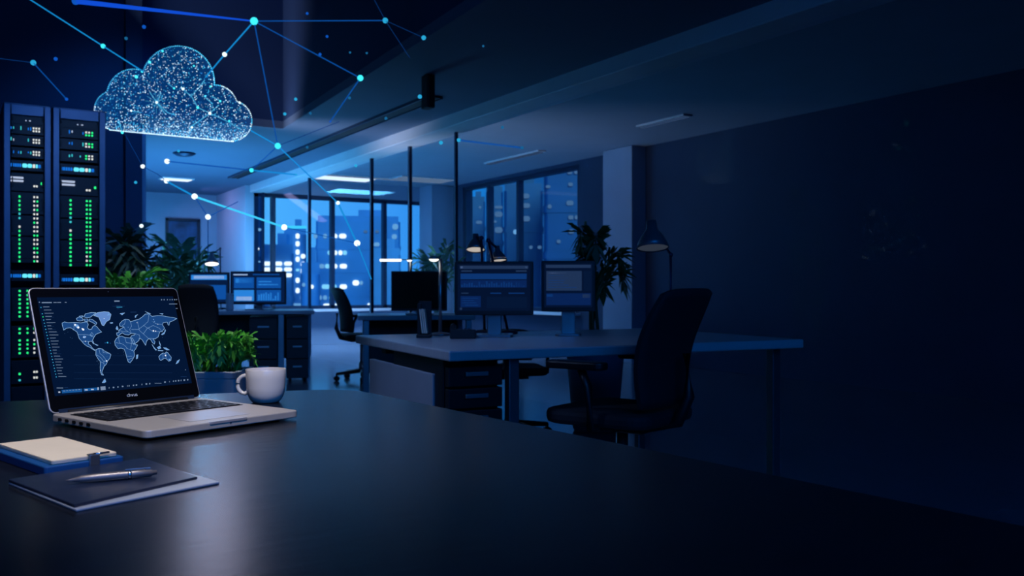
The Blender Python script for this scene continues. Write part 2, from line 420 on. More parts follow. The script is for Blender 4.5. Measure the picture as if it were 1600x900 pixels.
tower('tallest dark tower at the right edge of the right-hand window', 849, 960, 240, 62, M_facade2,
      [(886, 894, 266, 272, n_), (897, 903, 266, 272, n_), (888, 895, 286, 291, n_), (885, 896, 314, 321, n_), (888, 896, 337, 343, n_), (898, 904, 337, 343, n_), (888, 897, 359, 365, n_), (853, 860, 290, 294, n_), (856, 862, 320, 326, n_), (870, 876, 375, 380, n_)])

# ------------------------------------------------------------------ front table
TZ = .75
bk0 = cam(-1.75, 1.62); bk1 = cam(-.379 - .0, 2.10); rt = cam(.226, 1.265); nr = cam(.226 + .605 * 1.06, 1.265 - .815 * 1.06); nl = cam(-1.75, .40)
d1 = (bk0 - bk1).normalized(); d2 = (rt - bk1).normalized()
poly = [nl.xy[:], nr.xy[:]]
rr = .10
for k in range(9):                                    # rounded far corner
    t_ = k / 8; A = bk1 + d2 * rr; Z = bk1 + d1 * rr
    pnt = A * (1 - t_) ** 2 + bk1 * 2 * t_ * (1 - t_) + Z * t_ ** 2
    poly.append(pnt.xy[:])
poly.append(bk0.xy[:])
cen = cam(-.4, 1.1)
t = thing('conference_table', 'large dark table with rounded far corner in the foreground', 'table', (cen.x, cen.y, 0))
pl = [(p_[0] - cen.x, p_[1] - cen.y) for p_ in poly]
bm = B(); prism(bm, pl, TZ - .035, TZ); obj('tabletop', bm, M_table, t, bevel=.006)
bm = B(); prism(bm, [(x * .82, y * .82) for x, y in pl], TZ - .1, TZ - .035); obj('apron', bm, M_black, t)
for lat, dep in ((-1.4, .7), (-1.4, 1.45), (-.45, 1.8), (.3, .65)):
    l = cam(lat, dep) - cen; bm = B(); box(bm, (l.x, l.y, (TZ - .1) / 2), (.07, .07, TZ - .1)); obj('leg', bm, M_black, t, bevel=.006)

# ------------------------------------------------------------------ laptop
LW, LD, LL, LT = .2953, .3024, .2348, .369
bl = cam(-.7998, 1.5520); rzl = .9188 - YAW
ux = Vector((math.cos(rzl), math.sin(rzl), 0)); vy = Vector((-math.sin(rzl), math.cos(rzl), 0))
org = bl + ux * LW / 2                             # middle of the hinge line; local -y runs to the front edge
t = thing('laptop', 'open silver laptop showing a blue world map on the dark table', 'laptop', (org.x, org.y, TZ), rzl)
bm = B(); prism(bm, rrect(LW, LD, .012, 6, 0, -LD / 2), .004, .0165); base = obj('base', bm, M_alu, t, bevel=.0018)
for sx in (-1, 1):
    for sy in (-.03, -LD + .03):
        bm = B(); lathe(bm, [(0, 0), (.007, 0), (.008, .004), (0, .0045)], (sx * (LW / 2 - .03), sy, 0), 16); obj('rubber_foot', bm, M_black, base)
zt = .0165
bm = B(); prism(bm, rrect(.074, .008, .003, 4, 0, -LD + .003), zt - .0035, zt + .0003); obj('front_notch', bm, M_alu_edge, base)
bm = B(); prism(bm, rrect(.118, .096, .004, 4, .006, -.226), zt - .0005, zt + .0005); o = obj('trackpad', bm, M_alu_edge, t); o['label'] = 'smooth silver trackpad'
KW, KD = LW - .032, .128
bm = B(); prism(bm, rrect(KW, KD, .004, 4, 0, -.098), zt - .001, zt + .0004); kw = obj('keyboard', bm, M_keywell, t); kw['label'] = 'black sunken keyboard'
rows = [[1] * 14, [1] * 13 + [1.5], [1.5] + [1] * 12 + [1], [1.8] + [1] * 11 + [1.8], [2.3] + [1] * 10 + [2.3], [1, 1, 1, 1.2, 5.4, 1.2, 1, 1, 1, 1]]
legend = random.Random(3)
for ri, row in enumerate(rows):
    tot = sum(row); u = (KW - .006) / tot; x = -KW / 2 + .003; hh = (KD - .006) / 6
    y = -.098 + KD / 2 - .003 - hh * (ri + .5)
    for w in row:
        bm = B(); prism(bm, rrect(w * u - .0026, hh - .003, .0018, 3, x + w * u / 2, y), zt, zt + .0016)
        if w < 5:
            prism(bm, rrect(.0042, .003, .0008, 2, x + w * u / 2 + legend.uniform(-.003, .003), y + legend.uniform(-.003, .003)), zt + .0012, zt + .0018, 1)
        obj('key', bm, [M_key, MATS['drawer_handle']], kw); x += w * u
for k in range(5):                                   # ports on the left flank
    bm = B(); prism(bm, rrect(.012, .0046, .002, 3), -.001, .001, 0, xf((-LW / 2, -.035 - k * .024, .0105), PI / 2, PI / 2)); obj('port', bm, M_keywell, base)
bm = B(); prism(bm, rrect(.003, .002, .0009, 3), -.0005, .0006, 0, xf((.004, -LD, .011), 0, PI / 2)); obj('front_sensor', bm, M_keywell, base)
bm = B(); tube(bm, [(-LW / 2 + .03, .001, .0155), (LW / 2 - .03, .001, .0155)], .0055, 14); obj('hinge', bm, M_black, t)
# lid: local x right, local y up the lid, local z towards the viewer
lid = bpy.data.objects.new('lid', None); C.objects.link(lid); lid.parent = t
lid.matrix_parent_inverse = Matrix.Identity(4)
lid.location = (0, 0, .0165); lid.rotation_euler = (PI / 2 - LT, 0, 0)
bm = B(); prism(bm, rrect(LW, LL, .011, 6, 0, LL / 2), -.0045, .0); o = obj('lid_shell', bm, M_alu_edge, lid, bevel=.001)
bm = B(); prism(bm, rrect(LW - .004, LL - .0045, .009, 6, 0, LL / 2), -.0005, .0006); o = obj('bezel', bm, M_bezel, lid); o['label'] = 'glossy black bezel'
bm = B(); box(bm, (0, .0035, .0008), (LW - .03, .0065, .0012)); obj('hinge_cover', bm, M_mull, lid)
bm = B(); ball(bm, (0, LL - .0085, .0006), .0011, 1); obj('webcam', bm, M_steel, lid)

# screen picture: all coordinates below are read off the photographed screen and mapped to the flat panel
SW, SY0, SY1 = LW - .026, .031, LL - .019
src = [(56.5, 462), (262.5, 462), (302, 602), (82, 626)]
dst = [(-SW / 2, SY1), (SW / 2, SY1), (SW / 2, SY0), (-SW / 2, SY0)]
def solve(A, b):
    n = len(b); M = [r[:] + [v] for r, v in zip(A, b)]
    for i in range(n):
        p_ = max(range(i, n), key=lambda k: abs(M[k][i])); M[i], M[p_] = M[p_], M[i]
        for k in range(n):
            if k != i:
                f_ = M[k][i] / M[i][i]; M[k] = [a_ - f_ * b_ for a_, b_ in zip(M[k], M[i])]
    return [M[i][n] / M[i][i] for i in range(n)]
A_, b_ = [], []
for (x, y), (u, v) in zip(src, dst):
    A_.append([x, y, 1, 0, 0, 0, -u * x, -u * y]); b_.append(u)
    A_.append([0, 0, 0, x, y, 1, -v * x, -v * y]); b_.append(v)
Hm = solve(A_, b_)
def scr(zx, zy):
    x = 60 + zx / 5.625; y = 460 + zy / 5.625
    w = Hm[6] * x + Hm[7] * y + 1
    return ((Hm[0] * x + Hm[1] * y + Hm[2]) / w, (Hm[3] * x + Hm[4] * y + Hm[5]) / w)
SM = [E_screen, E_land, E_line, E_ice, E_glow, E_cy, E_uitext, E_uidim, E_uibar, E_logo, E_land2, E_green]
bm = B(); prism(bm, [dst[3], dst[2], dst[1], dst[0]], .0006, .0009, 0)
from mathutils.geometry import tessellate_polygon
def land(pts, mi=1, z=.0011, line=2, lw=.00035):
    P = [scr(*p_) for p_ in pts]
    vs = [bm.verts.new((x, y, z)) for x, y in P]
    for tri in tessellate_polygon([[Vector((x, y, 0)) for x, y in P]]):
        try:
            f = bm.faces.new([vs[i] for i in tri]); f.material_index = mi
        except ValueError: pass
    if line is not None: path(P + [P[0]], line, z + .0002, lw)
def path(P, mi, z, lw):
    for (x0, y0), (x1, y1) in zip(P, P[1:]):
        dx, dy = x1 - x0, y1 - y0; L = math.hypot(dx, dy)
        if L < 1e-6: continue
        nx, ny = -dy / L * lw, dx / L * lw
        quad(bm, [(x0 + nx, y0 + ny, z), (x0 - nx, y0 - ny, z), (x1 - nx, y1 - ny, z), (x1 + nx, y1 + ny, z)], mi)
def rect(zx0, zy0, zx1, zy1, mi, z=.0012):
    quad(bm, [(*scr(zx0, zy0), z), (*scr(zx1, zy0), z), (*scr(zx1, zy1), z), (*scr(zx0, zy1), z)], mi)
NA = [(195, 240), (215, 230), (250, 238), (300, 235), (330, 235), (360, 240), (390, 232), (412, 230), (425, 255), (415, 280), (432, 300), (455, 295), (462, 275), (482, 262), (500, 275), (520, 300), (542, 322), (515, 332), (490, 345), (475, 370), (463, 398), (480, 432), (470, 430), (458, 406), (430, 408), (426, 432), (447, 445), (456, 462), (476, 482), (490, 487), (484, 492), (468, 482), (440, 462), (412, 450), (388, 430), (370, 408), (345, 380), (335, 345), (325, 320), (295, 300), (270, 282), (235, 286), (208, 304), (205, 288), (198, 265)]
land(NA)
land([(470, 175), (500, 150), (560, 140), (600, 145), (620, 165), (610, 210), (580, 230), (560, 265), (545, 260), (530, 225), (515, 190), (490, 180)], 3)
for isl in ([(320, 200), (345, 185), (370, 195), (380, 215), (350, 222), (325, 215)], [(385, 185), (400, 158), (450, 148), (490, 150), (465, 170), (440, 190), (410, 195)],
            [(430, 205), (460, 210), (500, 240), (490, 255), (460, 235), (435, 225)], [(385, 205), (420, 205), (425, 225), (395, 225)], [(345, 180), (375, 176), (380, 184), (352, 190)]):
    land(isl, 1)
land([(495, 485), (520, 472), (550, 478), (575, 500), (610, 515), (628, 530), (620, 565), (600, 590), (590, 620), (570, 640), (560, 670), (550, 700), (567, 727), (550, 722), (538, 695), (535, 650), (538, 600), (515, 570), (495, 535)])
land([(670, 385), (690, 365), (720, 360), (745, 372), (775, 375), (810, 378), (825, 400), (840, 440), (860, 440), (845, 475), (830, 500), (838, 540), (820, 580), (800, 607), (785, 600), (770, 560), (760, 520), (745, 480), (715, 470), (690, 475), (665, 445), (658, 410)])
land([(855, 535), (868, 530), (865, 565), (855, 572)], 10)
land([(680, 357), (674, 345), (674, 330), (695, 327), (690, 307), (715, 290), (735, 277), (700, 270), (695, 252), (715, 225), (745, 208), (775, 213), (790, 232), (820, 220), (860, 210), (885, 192), (915, 163), (950, 165), (970, 185), (1020, 178), (1060, 180), (1110, 190), (1150, 195), (1185, 205), (1150, 225), (1125, 235), (1120, 265), (1110, 255), (1105, 235), (1070, 240), (1065, 260), (1085, 290), (1065, 320), (1045, 322), (1040, 345), (1035, 367), (1010, 385), (990, 387), (1010, 410), (1005, 435), (985, 415), (970, 390), (950, 385), (935, 410), (930, 445), (915, 420), (895, 390), (872, 380), (870, 398), (850, 418), (825, 436), (812, 408), (795, 372), (805, 355), (830, 350), (835, 338), (800, 335), (775, 350), (745, 345), (722, 330), (707, 340), (692, 357)])
for isl in ([(665, 292), (675, 268), (686, 295), (677, 305)], [(612, 238), (635, 235), (638, 243), (620, 246)], [(1060, 345), (1085, 325), (1090, 300), (1096, 310), (1086, 340), (1068, 350)],
            [(985, 435), (1010, 470), (1030, 487), (1020, 490), (1000, 465)], [(1030, 465), (1055, 450), (1065, 470), (1045, 480)], [(1040, 490), (1085, 492), (1085, 497), (1040, 494)],
            [(1085, 465), (1110, 468), (1140, 487), (1115, 488), (1095, 475)], [(1045, 405), (1056, 430), (1063, 450), (1050, 432)], [(1215, 590), (1235, 575), (1225, 605), (1205, 618)],
            [(695, 157), (738, 152), (715, 170)], [(825, 190), (830, 175), (850, 168), (838, 178), (832, 195)], [(480, 430), (515, 443), (505, 447)], [(908, 138), (925, 148), (960, 160), (940, 160)], [(555, 800), (580, 760), (590, 790), (575, 800)], [(1035, 160), (1065, 160), (1060, 168)]):
    land(isl, 10, lw=.0002)
land([(1050, 550), (1065, 530), (1085, 515), (1105, 520), (1112, 505), (1125, 510), (1140, 530), (1160, 555), (1158, 585), (1140, 592), (1120, 570), (1100, 565), (1070, 585), (1060, 575)])
def lines(L, mi=2, lw=.00018, z=.0014):
    for pts in L: path([scr(*p_) for p_ in pts], mi, z, lw)
lines([[(335, 345), (400, 345), (440, 350), (475, 370)], [(300, 236), (298, 300)], [(440, 350), (455, 325), (470, 345), (455, 365), (440, 350)], [(370, 408), (400, 405), (430, 410)],
       [(520, 472), (530, 520), (560, 545), (590, 590)], [(500, 530), (540, 560), (570, 600)], [(540, 600), (565, 610), (575, 640)], [(550, 478), (560, 510), (610, 520)],
       [(690, 365), (700, 420), (740, 440), (770, 470)], [(745, 372), (760, 420), (830, 430)], [(670, 420), (720, 430)], [(760, 470), (810, 490), (830, 500)], [(775, 545), (815, 545)], [(780, 580), (820, 560)], [(800, 380), (805, 430), (800, 480)],
       [(690, 307), (730, 320), (770, 320), (800, 335)], [(735, 277), (745, 300), (770, 320)], [(745, 208), (740, 250), (720, 265)], [(790, 232), (800, 270), (785, 300), (800, 335)], [(870, 310), (905, 340), (940, 285), (985, 320), (1040, 320)], [(905, 340), (950, 380), (1000, 385)], [(905, 265), (940, 290), (985, 265), (1040, 290), (1065, 320)], [(800, 300), (860, 300), (905, 265)], [(835, 338), (870, 350), (880, 385)], [(945, 170), (940, 230), (905, 265)], [(1085, 520), (1090, 575)], [(1110, 505), (1115, 565)], [(850, 230), (870, 310)], [(980, 230), (1010, 250), (1060, 255)]])
for (x, y, r_, mi) in ((325, 268, 15, 10), (310, 258, 9, 4), (335, 280, 10, 4), (380, 300, 9, 4), (372, 293, 6, 4), (390, 368, 11, 10), (385, 370, 6, 4), (400, 366, 4, 4), (400, 408, 4, 4), (590, 590, 6, 4), (575, 592, 4, 10), (990, 313, 7, 4), (1010, 316, 4, 4), (985, 212, 5, 10), (995, 230, 4, 10), (1108, 538, 7, 4), (1145, 578, 8, 10), (600, 165, 9, 10), (560, 202, 3, 4), (590, 172, 5, 10), (1025, 255, 3, 4), (845, 240, 3, 4), (770, 280, 3, 10), (595, 420, 7, 5), (620, 425, 4, 8), (575, 422, 4, 8), (540, 680, 3, 4), (800, 605, 4, 10), (815, 490, 5, 10), (450, 350, 4, 10)):
    cx, cy = scr(x, y); rr_ = r_ * .00022
    f = bm.faces.new([bm.verts.new((cx + rr_ * math.cos(k * PI / 5), cy + rr_ * math.sin(k * PI / 5), .0016)) for k in range(10)]); f.material_index = mi
rg = random.Random(5)
for k in range(110):
    pg = rg.choice(((200, 420, 240, 400), (500, 600, 490, 620), (680, 840, 370, 560), (700, 1080, 220, 380)))
    x, y = rg.uniform(*pg[:2]), rg.uniform(*pg[2:]); cx, cy = scr(x, y)
    quad(bm, [(cx - .0003, cy, .0013), (cx, cy - .0003, .0013), (cx + .0003, cy, .0013), (cx, cy + .0003, .0013)], 10)
# list of entries down the left side, headers, task bar
for k in range(24):
    f_ = k / 23; x = 12 + f_ * 126; y = 100 + f_ * 645
    if k != 1: rect(x - 4, y - 4, x + 4, y + 4, 11 if k == 3 else 5)
    rect(x + 20, y - 7, x + 20 + rg.uniform(30, 80), y - 3, 6); 
    if rg.random() < .6: rect(x + 20, y + 1, x + 20 + rg.uniform(30, 90), y + 4, 7)
rect(20, 53, 108, 62, 6); rect(122, 54, 150, 60, 6); rect(155, 54, 188, 60, 6); rect(220, 54, 236, 60, 6); rect(-5, 50, 5, 58, 6)
rect(645, 44, 690, 54, 6)
rect(660, 85, 700, 89, 7); rect(630, 92, 735, 95, 7); rect(665, 100, 715, 104, 11 if False else 5); rect(670, 112, 690, 117, 7)
for x in (1040, 1062, 1090, 1112, 1130, 1150, 1168): rect(x, 36, x + rg.uniform(5, 12), 45, 6)
rect(1110, 75, 1178, 80, 6); rect(1168, 114, 1185, 118, 6); rect(785, 143, 838, 149, 7)
for y in (540, 625, 700, 760): rect(300, y, 1180, y - 8 * 0 + 1.6, 7, .00095)
rect(140, 850, 200, 856, 6); rect(210, 846, 245, 851, 7)
q4 = [scr(185, 872), scr(375, 858), scr(375, 890), scr(190, 906)]; quad(bm, [(x, y, .0012) for x, y in q4], 8)
q4 = [scr(388, 856), scr(530, 845), scr(532, 872), scr(390, 886)]; quad(bm, [(x, y, .0012) for x, y in q4], 8)
q4 = [scr(540, 838), scr(585, 833), scr(590, 868), scr(545, 874)]; quad(bm, [(x, y, .0013) for x, y in q4], 6)
for k in range(6): rect(200 + k * 28, 880 - k * 3, 216 + k * 28, 886 - k * 3, 6, .0014)
rect(398, 866, 425, 876, 9, .0014); rect(455, 861, 480, 871, 9, .0014); rect(515, 845, 524, 870, 9, .0014); rect(155, 888, 172, 902, 9, .0014)
for k, x in enumerate((620, 660, 700, 742, 785, 800, 840, 866, 915, 955, 985, 1120, 1160, 1195, 1215, 1240, 1262, 1290, 1320)):
    y = 850 - (x - 620) * .118; w = (6, 14, 10, 14, 4, 8, 10, 12)[k % 8]; rect(x - w / 2, y - 7, x + w / 2, y + 6, 6, .0014)
rect(1030, 800, 1090, 804, 6); rect(1255, 735, 1310, 739, 7); rect(1290, 668, 1296, 676, 6)
so = obj('screen', bm, SM, lid); so['label'] = 'lit navy screen with a world map and a list'
cu = bpy.data.curves.new('logo', 'FONT'); cu.body = 'chvus'; cu.size = .0095; cu.align_x = 'CENTER'; cu.extrude = .0002
lo = bpy.data.objects.new('logo', cu); C.objects.link(lo); lo.parent = lid; cu.materials.append(mat('logo_print', (190, 196, 210), .4, noise=.02))
lo.location = (.006, .0165, .0009)
bpy.context.view_layer.update()
lm = bpy.data.meshes.new_from_object(lo.evaluated_get(bpy.context.evaluated_depsgraph_get())); lm.name = 'logo_letters'
bpy.data.objects.remove(lo); lo = bpy.data.objects.new('logo', lm); C.objects.link(lo); lo.parent = lid; lo.location = (.006, .0165, .0009)

# ------------------------------------------------------------------ cup
p = ground(415.5, 1.845, TZ)
t = thing('coffee_cup', 'white ceramic cup of milky coffee behind the right end of the laptop', 'cup', p, FACE)
bm = B()
prof = [(0, .002), (.022, .0015), (.024, 0), (.0275, .0015), (.033, .008), (.0372, .018), (.0392, .032), (.04, .05), (.0405, .0675), (.0398, .0686), (.0388, .0675), (.0382, .05), (.0372, .032), (.034, .016), (.028, .008), (0, .006)]
lathe(bm, prof, seg=48); obj('body', bm, M_cup, t)
bm = B(); pts = []
for k in range(17):
    a = R(80 + 200 * k / 16); pts.append((-.041 - .001 + math.cos(a) * .0165 * 1.0, 0, .036 + math.sin(a) * .0185))
pts[0] = (-.0385, 0, .0545); pts[-1] = (-.0375, 0, .0215)
tube(bm, pts, [.0042] * 17, 12); obj('handle', bm, M_cup, t)
bm = B(); lathe(bm, [(0, .061), (.0385, .061), (.0385, .0605), (0, .0604)], seg=40); o = obj('coffee', bm, M_coffee, t)

# ------------------------------------------------------------------ notepad, folder, pen
def frame_from(pa, pb, pc, z):                       # three photographed corners of a lying rectangle -> centre, size, rotation
    a, b, c_ = on(*pa, z), on(*pb, z), on(*pc, z)
    e1 = b - a; e2 = c_ - b; rz = math.atan2(e1.y, e1.x)
    cen_ = (a + c_) / 2
    return cen_, e1.length, e2.length, rz
ca, L1, L2, rz = frame_from((2, 694), (88, 722), (173, 706), .7675)
t = thing('notepad', 'cream paper pad on a blue cover at the left table edge', 'notepad', (ca.x, ca.y, TZ), rz)
L2 = .088
bm = B(); prism(bm, rrect(L1 + .008, L2 + .012, .004, 4), 0, .012); o = obj('cover', bm, M_cover, t, bevel=.0015); o['label'] = 'blue lower cover'
bm = B()
for k in range(5): prism(bm, rrect(L1 - .004 + .0006 * (k % 2), L2 - .006 + .0006 * (k % 2), .003, 4, 0, .002), .0125 + k * .001, .0125 + k * .001 + .00095)
o = obj('paper_block', bm, M_paper, t); o['label'] = 'cream block of paper'
rr_ = rz
cl = on(140, 713, .764); v = Matrix.Rotation(-rz, 4, 'Z') @ (cl - Vector((ca.x, ca.y, cl.z)))
bm = B()
box(bm, (L1 / 2 + .0055, L2 * .12, .010), (.003, .013, .019)); box(bm, (L1 / 2 + .0005, L2 * .12, .0188), (.013, .011, .0018))
obj('clasp', bm, M_steel, t, bevel=.0008)
bm = B(); tube(bm, [(L1 / 2 + .001, L2 * .12, .0195), (L1 / 2 + .001, L2 * .36, .0195)], .0014, 10); obj('clasp_pin', bm, M_chrome, t)

a, b, c_ = on(13, 748, .757), on(119, 790, .757), on(343, 747, .757)
cf = (a + c_) / 2; e1 = b - a; rz = math.atan2(e1.y, e1.x); L1 = e1.length
e2 = c_ - b; L2 = abs(e2.dot(Vector((-math.sin(rz), math.cos(rz), 0))))
sk = e2.dot(Vector((math.cos(rz), math.sin(rz), 0)))
t = thing('document_folder', 'slim dark navy folder with pale edge lying under the pen', 'folder', (cf.x, cf.y, TZ), rz)
bm = B(); P = [(-L1 / 2 - sk / 2, -L2 / 2), (L1 / 2 - sk / 2, -L2 / 2), (L1 / 2 + sk / 2, L2 / 2), (-L1 / 2 + sk / 2, L2 / 2)]
prism(bm, P, 0, .003); o = obj('back_cover', bm, M_folder_in, t, bevel=.001); o['label'] = 'pale blue-grey back cover showing along the near edge'
bm = B()
Pt = [(P[0][0], P[0][1]), (P[1][0] - .0075, P[1][1] + .001), (P[2][0] - .03, P[2][1] - .012), (P[3][0], P[3][1])]
prism(bm, Pt, .003, .0065); o = obj('front_cover', bm, M_folder, t, bevel=.001)
a = on(103, 750, .7625); b = on(245, 737, .7625); mid = (a + b) / 2; L = (b - a).length; ang = math.atan2(b.y - a.y, b.x - a.x)
t = thing('ballpoint_pen', 'gunmetal pen with a bright ring lying on the navy folder', 'pen', (mid.x, mid.y, TZ + .0066), ang)
rad = .0052
def along(bm, prof, mi=0): lathe(bm, prof, (0, 0, 0), 20, mi, xf((-L / 2, 0, rad), 0, 0, PI / 2))
bm = B(); along(bm, [(0, 0), (.0008, 0), (.0012, .004), (.0032, .012), (.0044, .016), (.005, .03), (rad, L * .5), (.0052, L * .67)]); obj('barrel', bm, M_pen, t)
bm = B(); along(bm, [(.0050, L * .67), (.0052, L * .67), (.0052, L * .71), (.0050, L * .71)]); o = obj('ring', bm, M_chrome, t); o['label'] = 'bright chrome ring'
bm = B(); along(bm, [(.0050, L * .71), (.0051, L * .72), (.0046, L * .93), (.0032, L * .95), (.0028, L * .955), (.0026, L), (0, L)]); obj('cap', bm, M_pen, t)
bm = B(); box(bm, (L * .27, 0, rad * 2 + .0012), (L * .26, .003, .0011)); box(bm, (L * .4, 0, rad * 2 - .0004), (.006, .003, .004)); obj('clip', bm, M_steel, t, bevel=.0004)

# ------------------------------------------------------------------ server racks
RX0, RX1, RY, RH = .247, .867, 6.8, 2.215
def rack(label, px0, px1, seed):
    rg = random.Random(seed)
    sx = lambda px: (lambda s: (fv.x + s * rv.x) / (fv.y + s * rv.y) * RY)((px - 800) / F)
    xa, xb = sx(px0), sx(px1); w = xb - xa; xm = (xa + xb) / 2
    dm = (fv.x * xm + fv.y * RY)
    t = thing('server_rack', label, 'server rack', (xm, RY, 0), 0, 'server racks')
    zz = lambda py, px: H - (py - 450) / F * (fv.x * sx(px) + fv.y * RY)
    bm = B(); D = .55
    box(bm, (0, D / 2, RH - .02), (w, D, .04)); box(bm, (0, D / 2, .04), (w, D, .08)); box(bm, (0, D - .01, RH / 2), (w, .02, RH))
    for s in (-1, 1): box(bm, (s * (w / 2 - .006), D / 2, RH / 2), (.012, D, RH))
    obj('cabinet', bm, M_rack, t, bevel=.004)
    for s in (-1, 1):
        bm = B(); box(bm, (s * (w / 2 - .022), -.004, RH / 2), (.04, .03, RH - .02)); obj('post', bm, M_rack, t, bevel=.004)
    bm = B(); box(bm, (0, -.004, RH - .045), (w - .09, .026, .07)); obj('top_rail', bm, M_rack, t, bevel=.004)
    k = (px1 - px0)
    X = lambda u: sx(px0 + u * k / 78.0) - xm
    off = 6 if px0 > 50 else 0
    def unit(y0, y1, leds):
        z1, z0 = zz(y0 + off, px0 + 38), zz(y1 + off, px0 + 38)
        bm = B(); box(bm, (0, .2, (z0 + z1) / 2), (w - .09, .4, z1 - z0 - .006)); box(bm, (-(w - .09) / 2 + .008, -.004, (z0 + z1) / 2), (.008, .012, (z1 - z0) * .5)); box(bm, ((w - .09) / 2 - .008, -.004, (z0 + z1) / 2), (.008, .012, (z1 - z0) * .5))
        un = obj('server_unit', bm, M_rackdark, t, bevel=.002)
        for (u0, u1, ya, yb, e) in leds:
            bm = B(); a_, b2 = X(u0), X(u1); za, zb = zz(yb + off, px0 + 38), zz(ya + off, px0 + 38)
            prism(bm, rrect(b2 - a_, zb - za, min(b2 - a_, zb - za) * .3, 3), -.003, .003, 0, xf(((a_ + b2) / 2, -.002, (za + zb) / 2), 0, PI / 2))
            obj('indicator_light', bm, e, un)
    wv = seed == 1
    top = [(26, 31, 173, 177, E_gcy), (38, 44, 175, 178, E_grey if wv else E_lcy), (53, 57, 177, 180, E_gcy)]
    if not wv: top = [(14, 20, 175, 179, E_lcy), (26, 31, 175, 179, E_lcy), (34, 42, 176, 180, E_lcy), (46, 54, 178, 181, E_lblue)]
    unit(168, 196, top + [(36, 38, 188, 189.5, E_grey), (42, 45, 188, 189.5, E_grey)])
    for y in (202, 220, 239):
        L_ = []
        for u in (12, 16, 24, 28, 40, 44):
            if rg.random() < .75: L_.append((u, u + 1.6, y - 3 + rg.uniform(-1, 1), y + rg.uniform(0, 2), rg.choice([E_lblue, E_grey, E_lblue, E_gcy])))
        for u in (48, 52.5, 57):
            for dy in (-2.2, 2.2): L_.append((u, u + 2.6, y + dy - 1.4, y + dy + 1.4, E_white if wv else rg.choice([E_green, E_green, E_white])))
        unit(y - 9, y + 9, L_)
    def bar(y): 
        L_ = [(12 + 3.6 * j, 14.8 + 3.6 * j, y - 2.6, y + 2.6, E_lblue) for j in range(5)] + [(31, 39, y - 3, y + 3, E_lcy), (39.5, 47, y - 3, y + 3, E_lcy), (48, 52, y - 2.8, y + 2.8, E_white), (53, 56, y - 2.8, y + 2.8, E_lcy), (57, 61, y - 2.6, y + 2.6, E_lblue), (72, 74, y, y + 3, E_lblue)]
        unit(y - 9, y + 9, L_)
    bar(259)
    unit(270, 300, [(12, 33, 277, 280, E_grey), (12, 33, 282, 285, E_grey), (49, 52, 289, 292, E_white), (53, 56, 289, 292, E_white), (61, 64, 284, 288, E_green)])
    L_ = []
    for j in range(16):
        y = 306 + j * 6.7
        if j != 6: L_.append((25, 28, y, y + 3.4, E_white if j in (7,) else (E_gcy if j in (4, 5) else E_green)))
        for u in (49, 54): L_.append((u, u + 2.8, y, y + 3, E_white if rg.random() < (.7 if wv else .3) else E_green))
        if j % 5 == 4 or j == 15:
            unit(y - 33 if j < 15 else y - 3, y + 5, L_); L_ = []
    bar(431)
    for (y0, n_rows) in ((453, 7), (512, 2), (530, 4)):
        L_ = []
        for j in range(n_rows):
            y = y0 + j * 6.6
            L_.append((25, 28.5, y, y + 3.2, E_green)); L_.append((38, 41, y, y + 3, E_green)); L_.append((49, 52, y, y + 3, rg.choice([E_green, E_white])))
        unit(y0 - 4, y0 + n_rows * 6.6 + 3, L_)
    unit(562, 600, [(25, 28.5, 582, 585.5, E_green), (25, 28.5, 592, 595, E_gcy), (49, 52, 580, 583, E_white), (53, 56, 580, 583, E_white), (49, 52, 589, 592, E_white), (53, 56, 589, 592, E_white)])
    unit(603, 640, [])
    return t
rack('server rack at the left picture edge with mostly white status lights', 5, 80, 1)
rack('second server rack from the left, right-hand neighbour with green lights', 82, 165, 2)

# ------------------------------------------------------------------ plants
def frond(bm, base, az, L, rise, droop, leaf, wid, n=9, rg=random, mi=0):
    pts = []; d = Vector((math.cos(az), math.sin(az), 0))
    for k in range(n + 1):
        s = k / n
        pts.append(Vector(base) + d * (L * math.sin(min(1.5, s * 1.25)) * .8) + Vector((0, 0, rise * math.sin(s * PI * .62) - droop * s ** 3)))
    tube(bm, pts, [.006 * (1 - .8 * k / n) for k in range(n + 1)], 5, mi)
    side = Vector((-d.y, d.x, 0))
    for k in range(2, n + 1):
        tdir = (pts[k] - pts[k - 1]).normalized()
        for s in (-1, 1):
            l = leaf * (1 - .35 * abs(k / n - .5)) * rg.uniform(.85, 1.15)
            tip = pts[k] + (tdir * .75 + side * s * .7 + Vector((0, 0, rg.uniform(-.45, .05)))) * l
            m1 = pts[k] + (tip - pts[k]) * .5 + Vector((0, 0, .1 * l))
            wv_ = tdir * wid
            f = quad(bm, [pts[k] - wv_ * .2, m1 - wv_, tip, m1 + wv_], mi); f.smooth = False
    tip = pts[-1] + (pts[-1] - pts[-2]).normalized() * leaf
    quad(bm, [pts[-1], (pts[-1] + tip) / 2 + side * wid, tip, (pts[-1] + tip) / 2 - side * wid], mi)
def pot(t, r, h, m):
    bm = B(); lathe(bm, [(0, 0), (r * .72, 0), (r * .78, .02), (r, h - .02), (r, h), (r * .9, h), (r * .88, h - .04), (0, h - .04)], seg=28); obj('pot', bm, m, t)
    bm = B(); lathe(bm, [(r * .88, h - .045), (r * .6, h - .03), (0, h - .025)], seg=24); obj('soil', bm, M_soil, t)
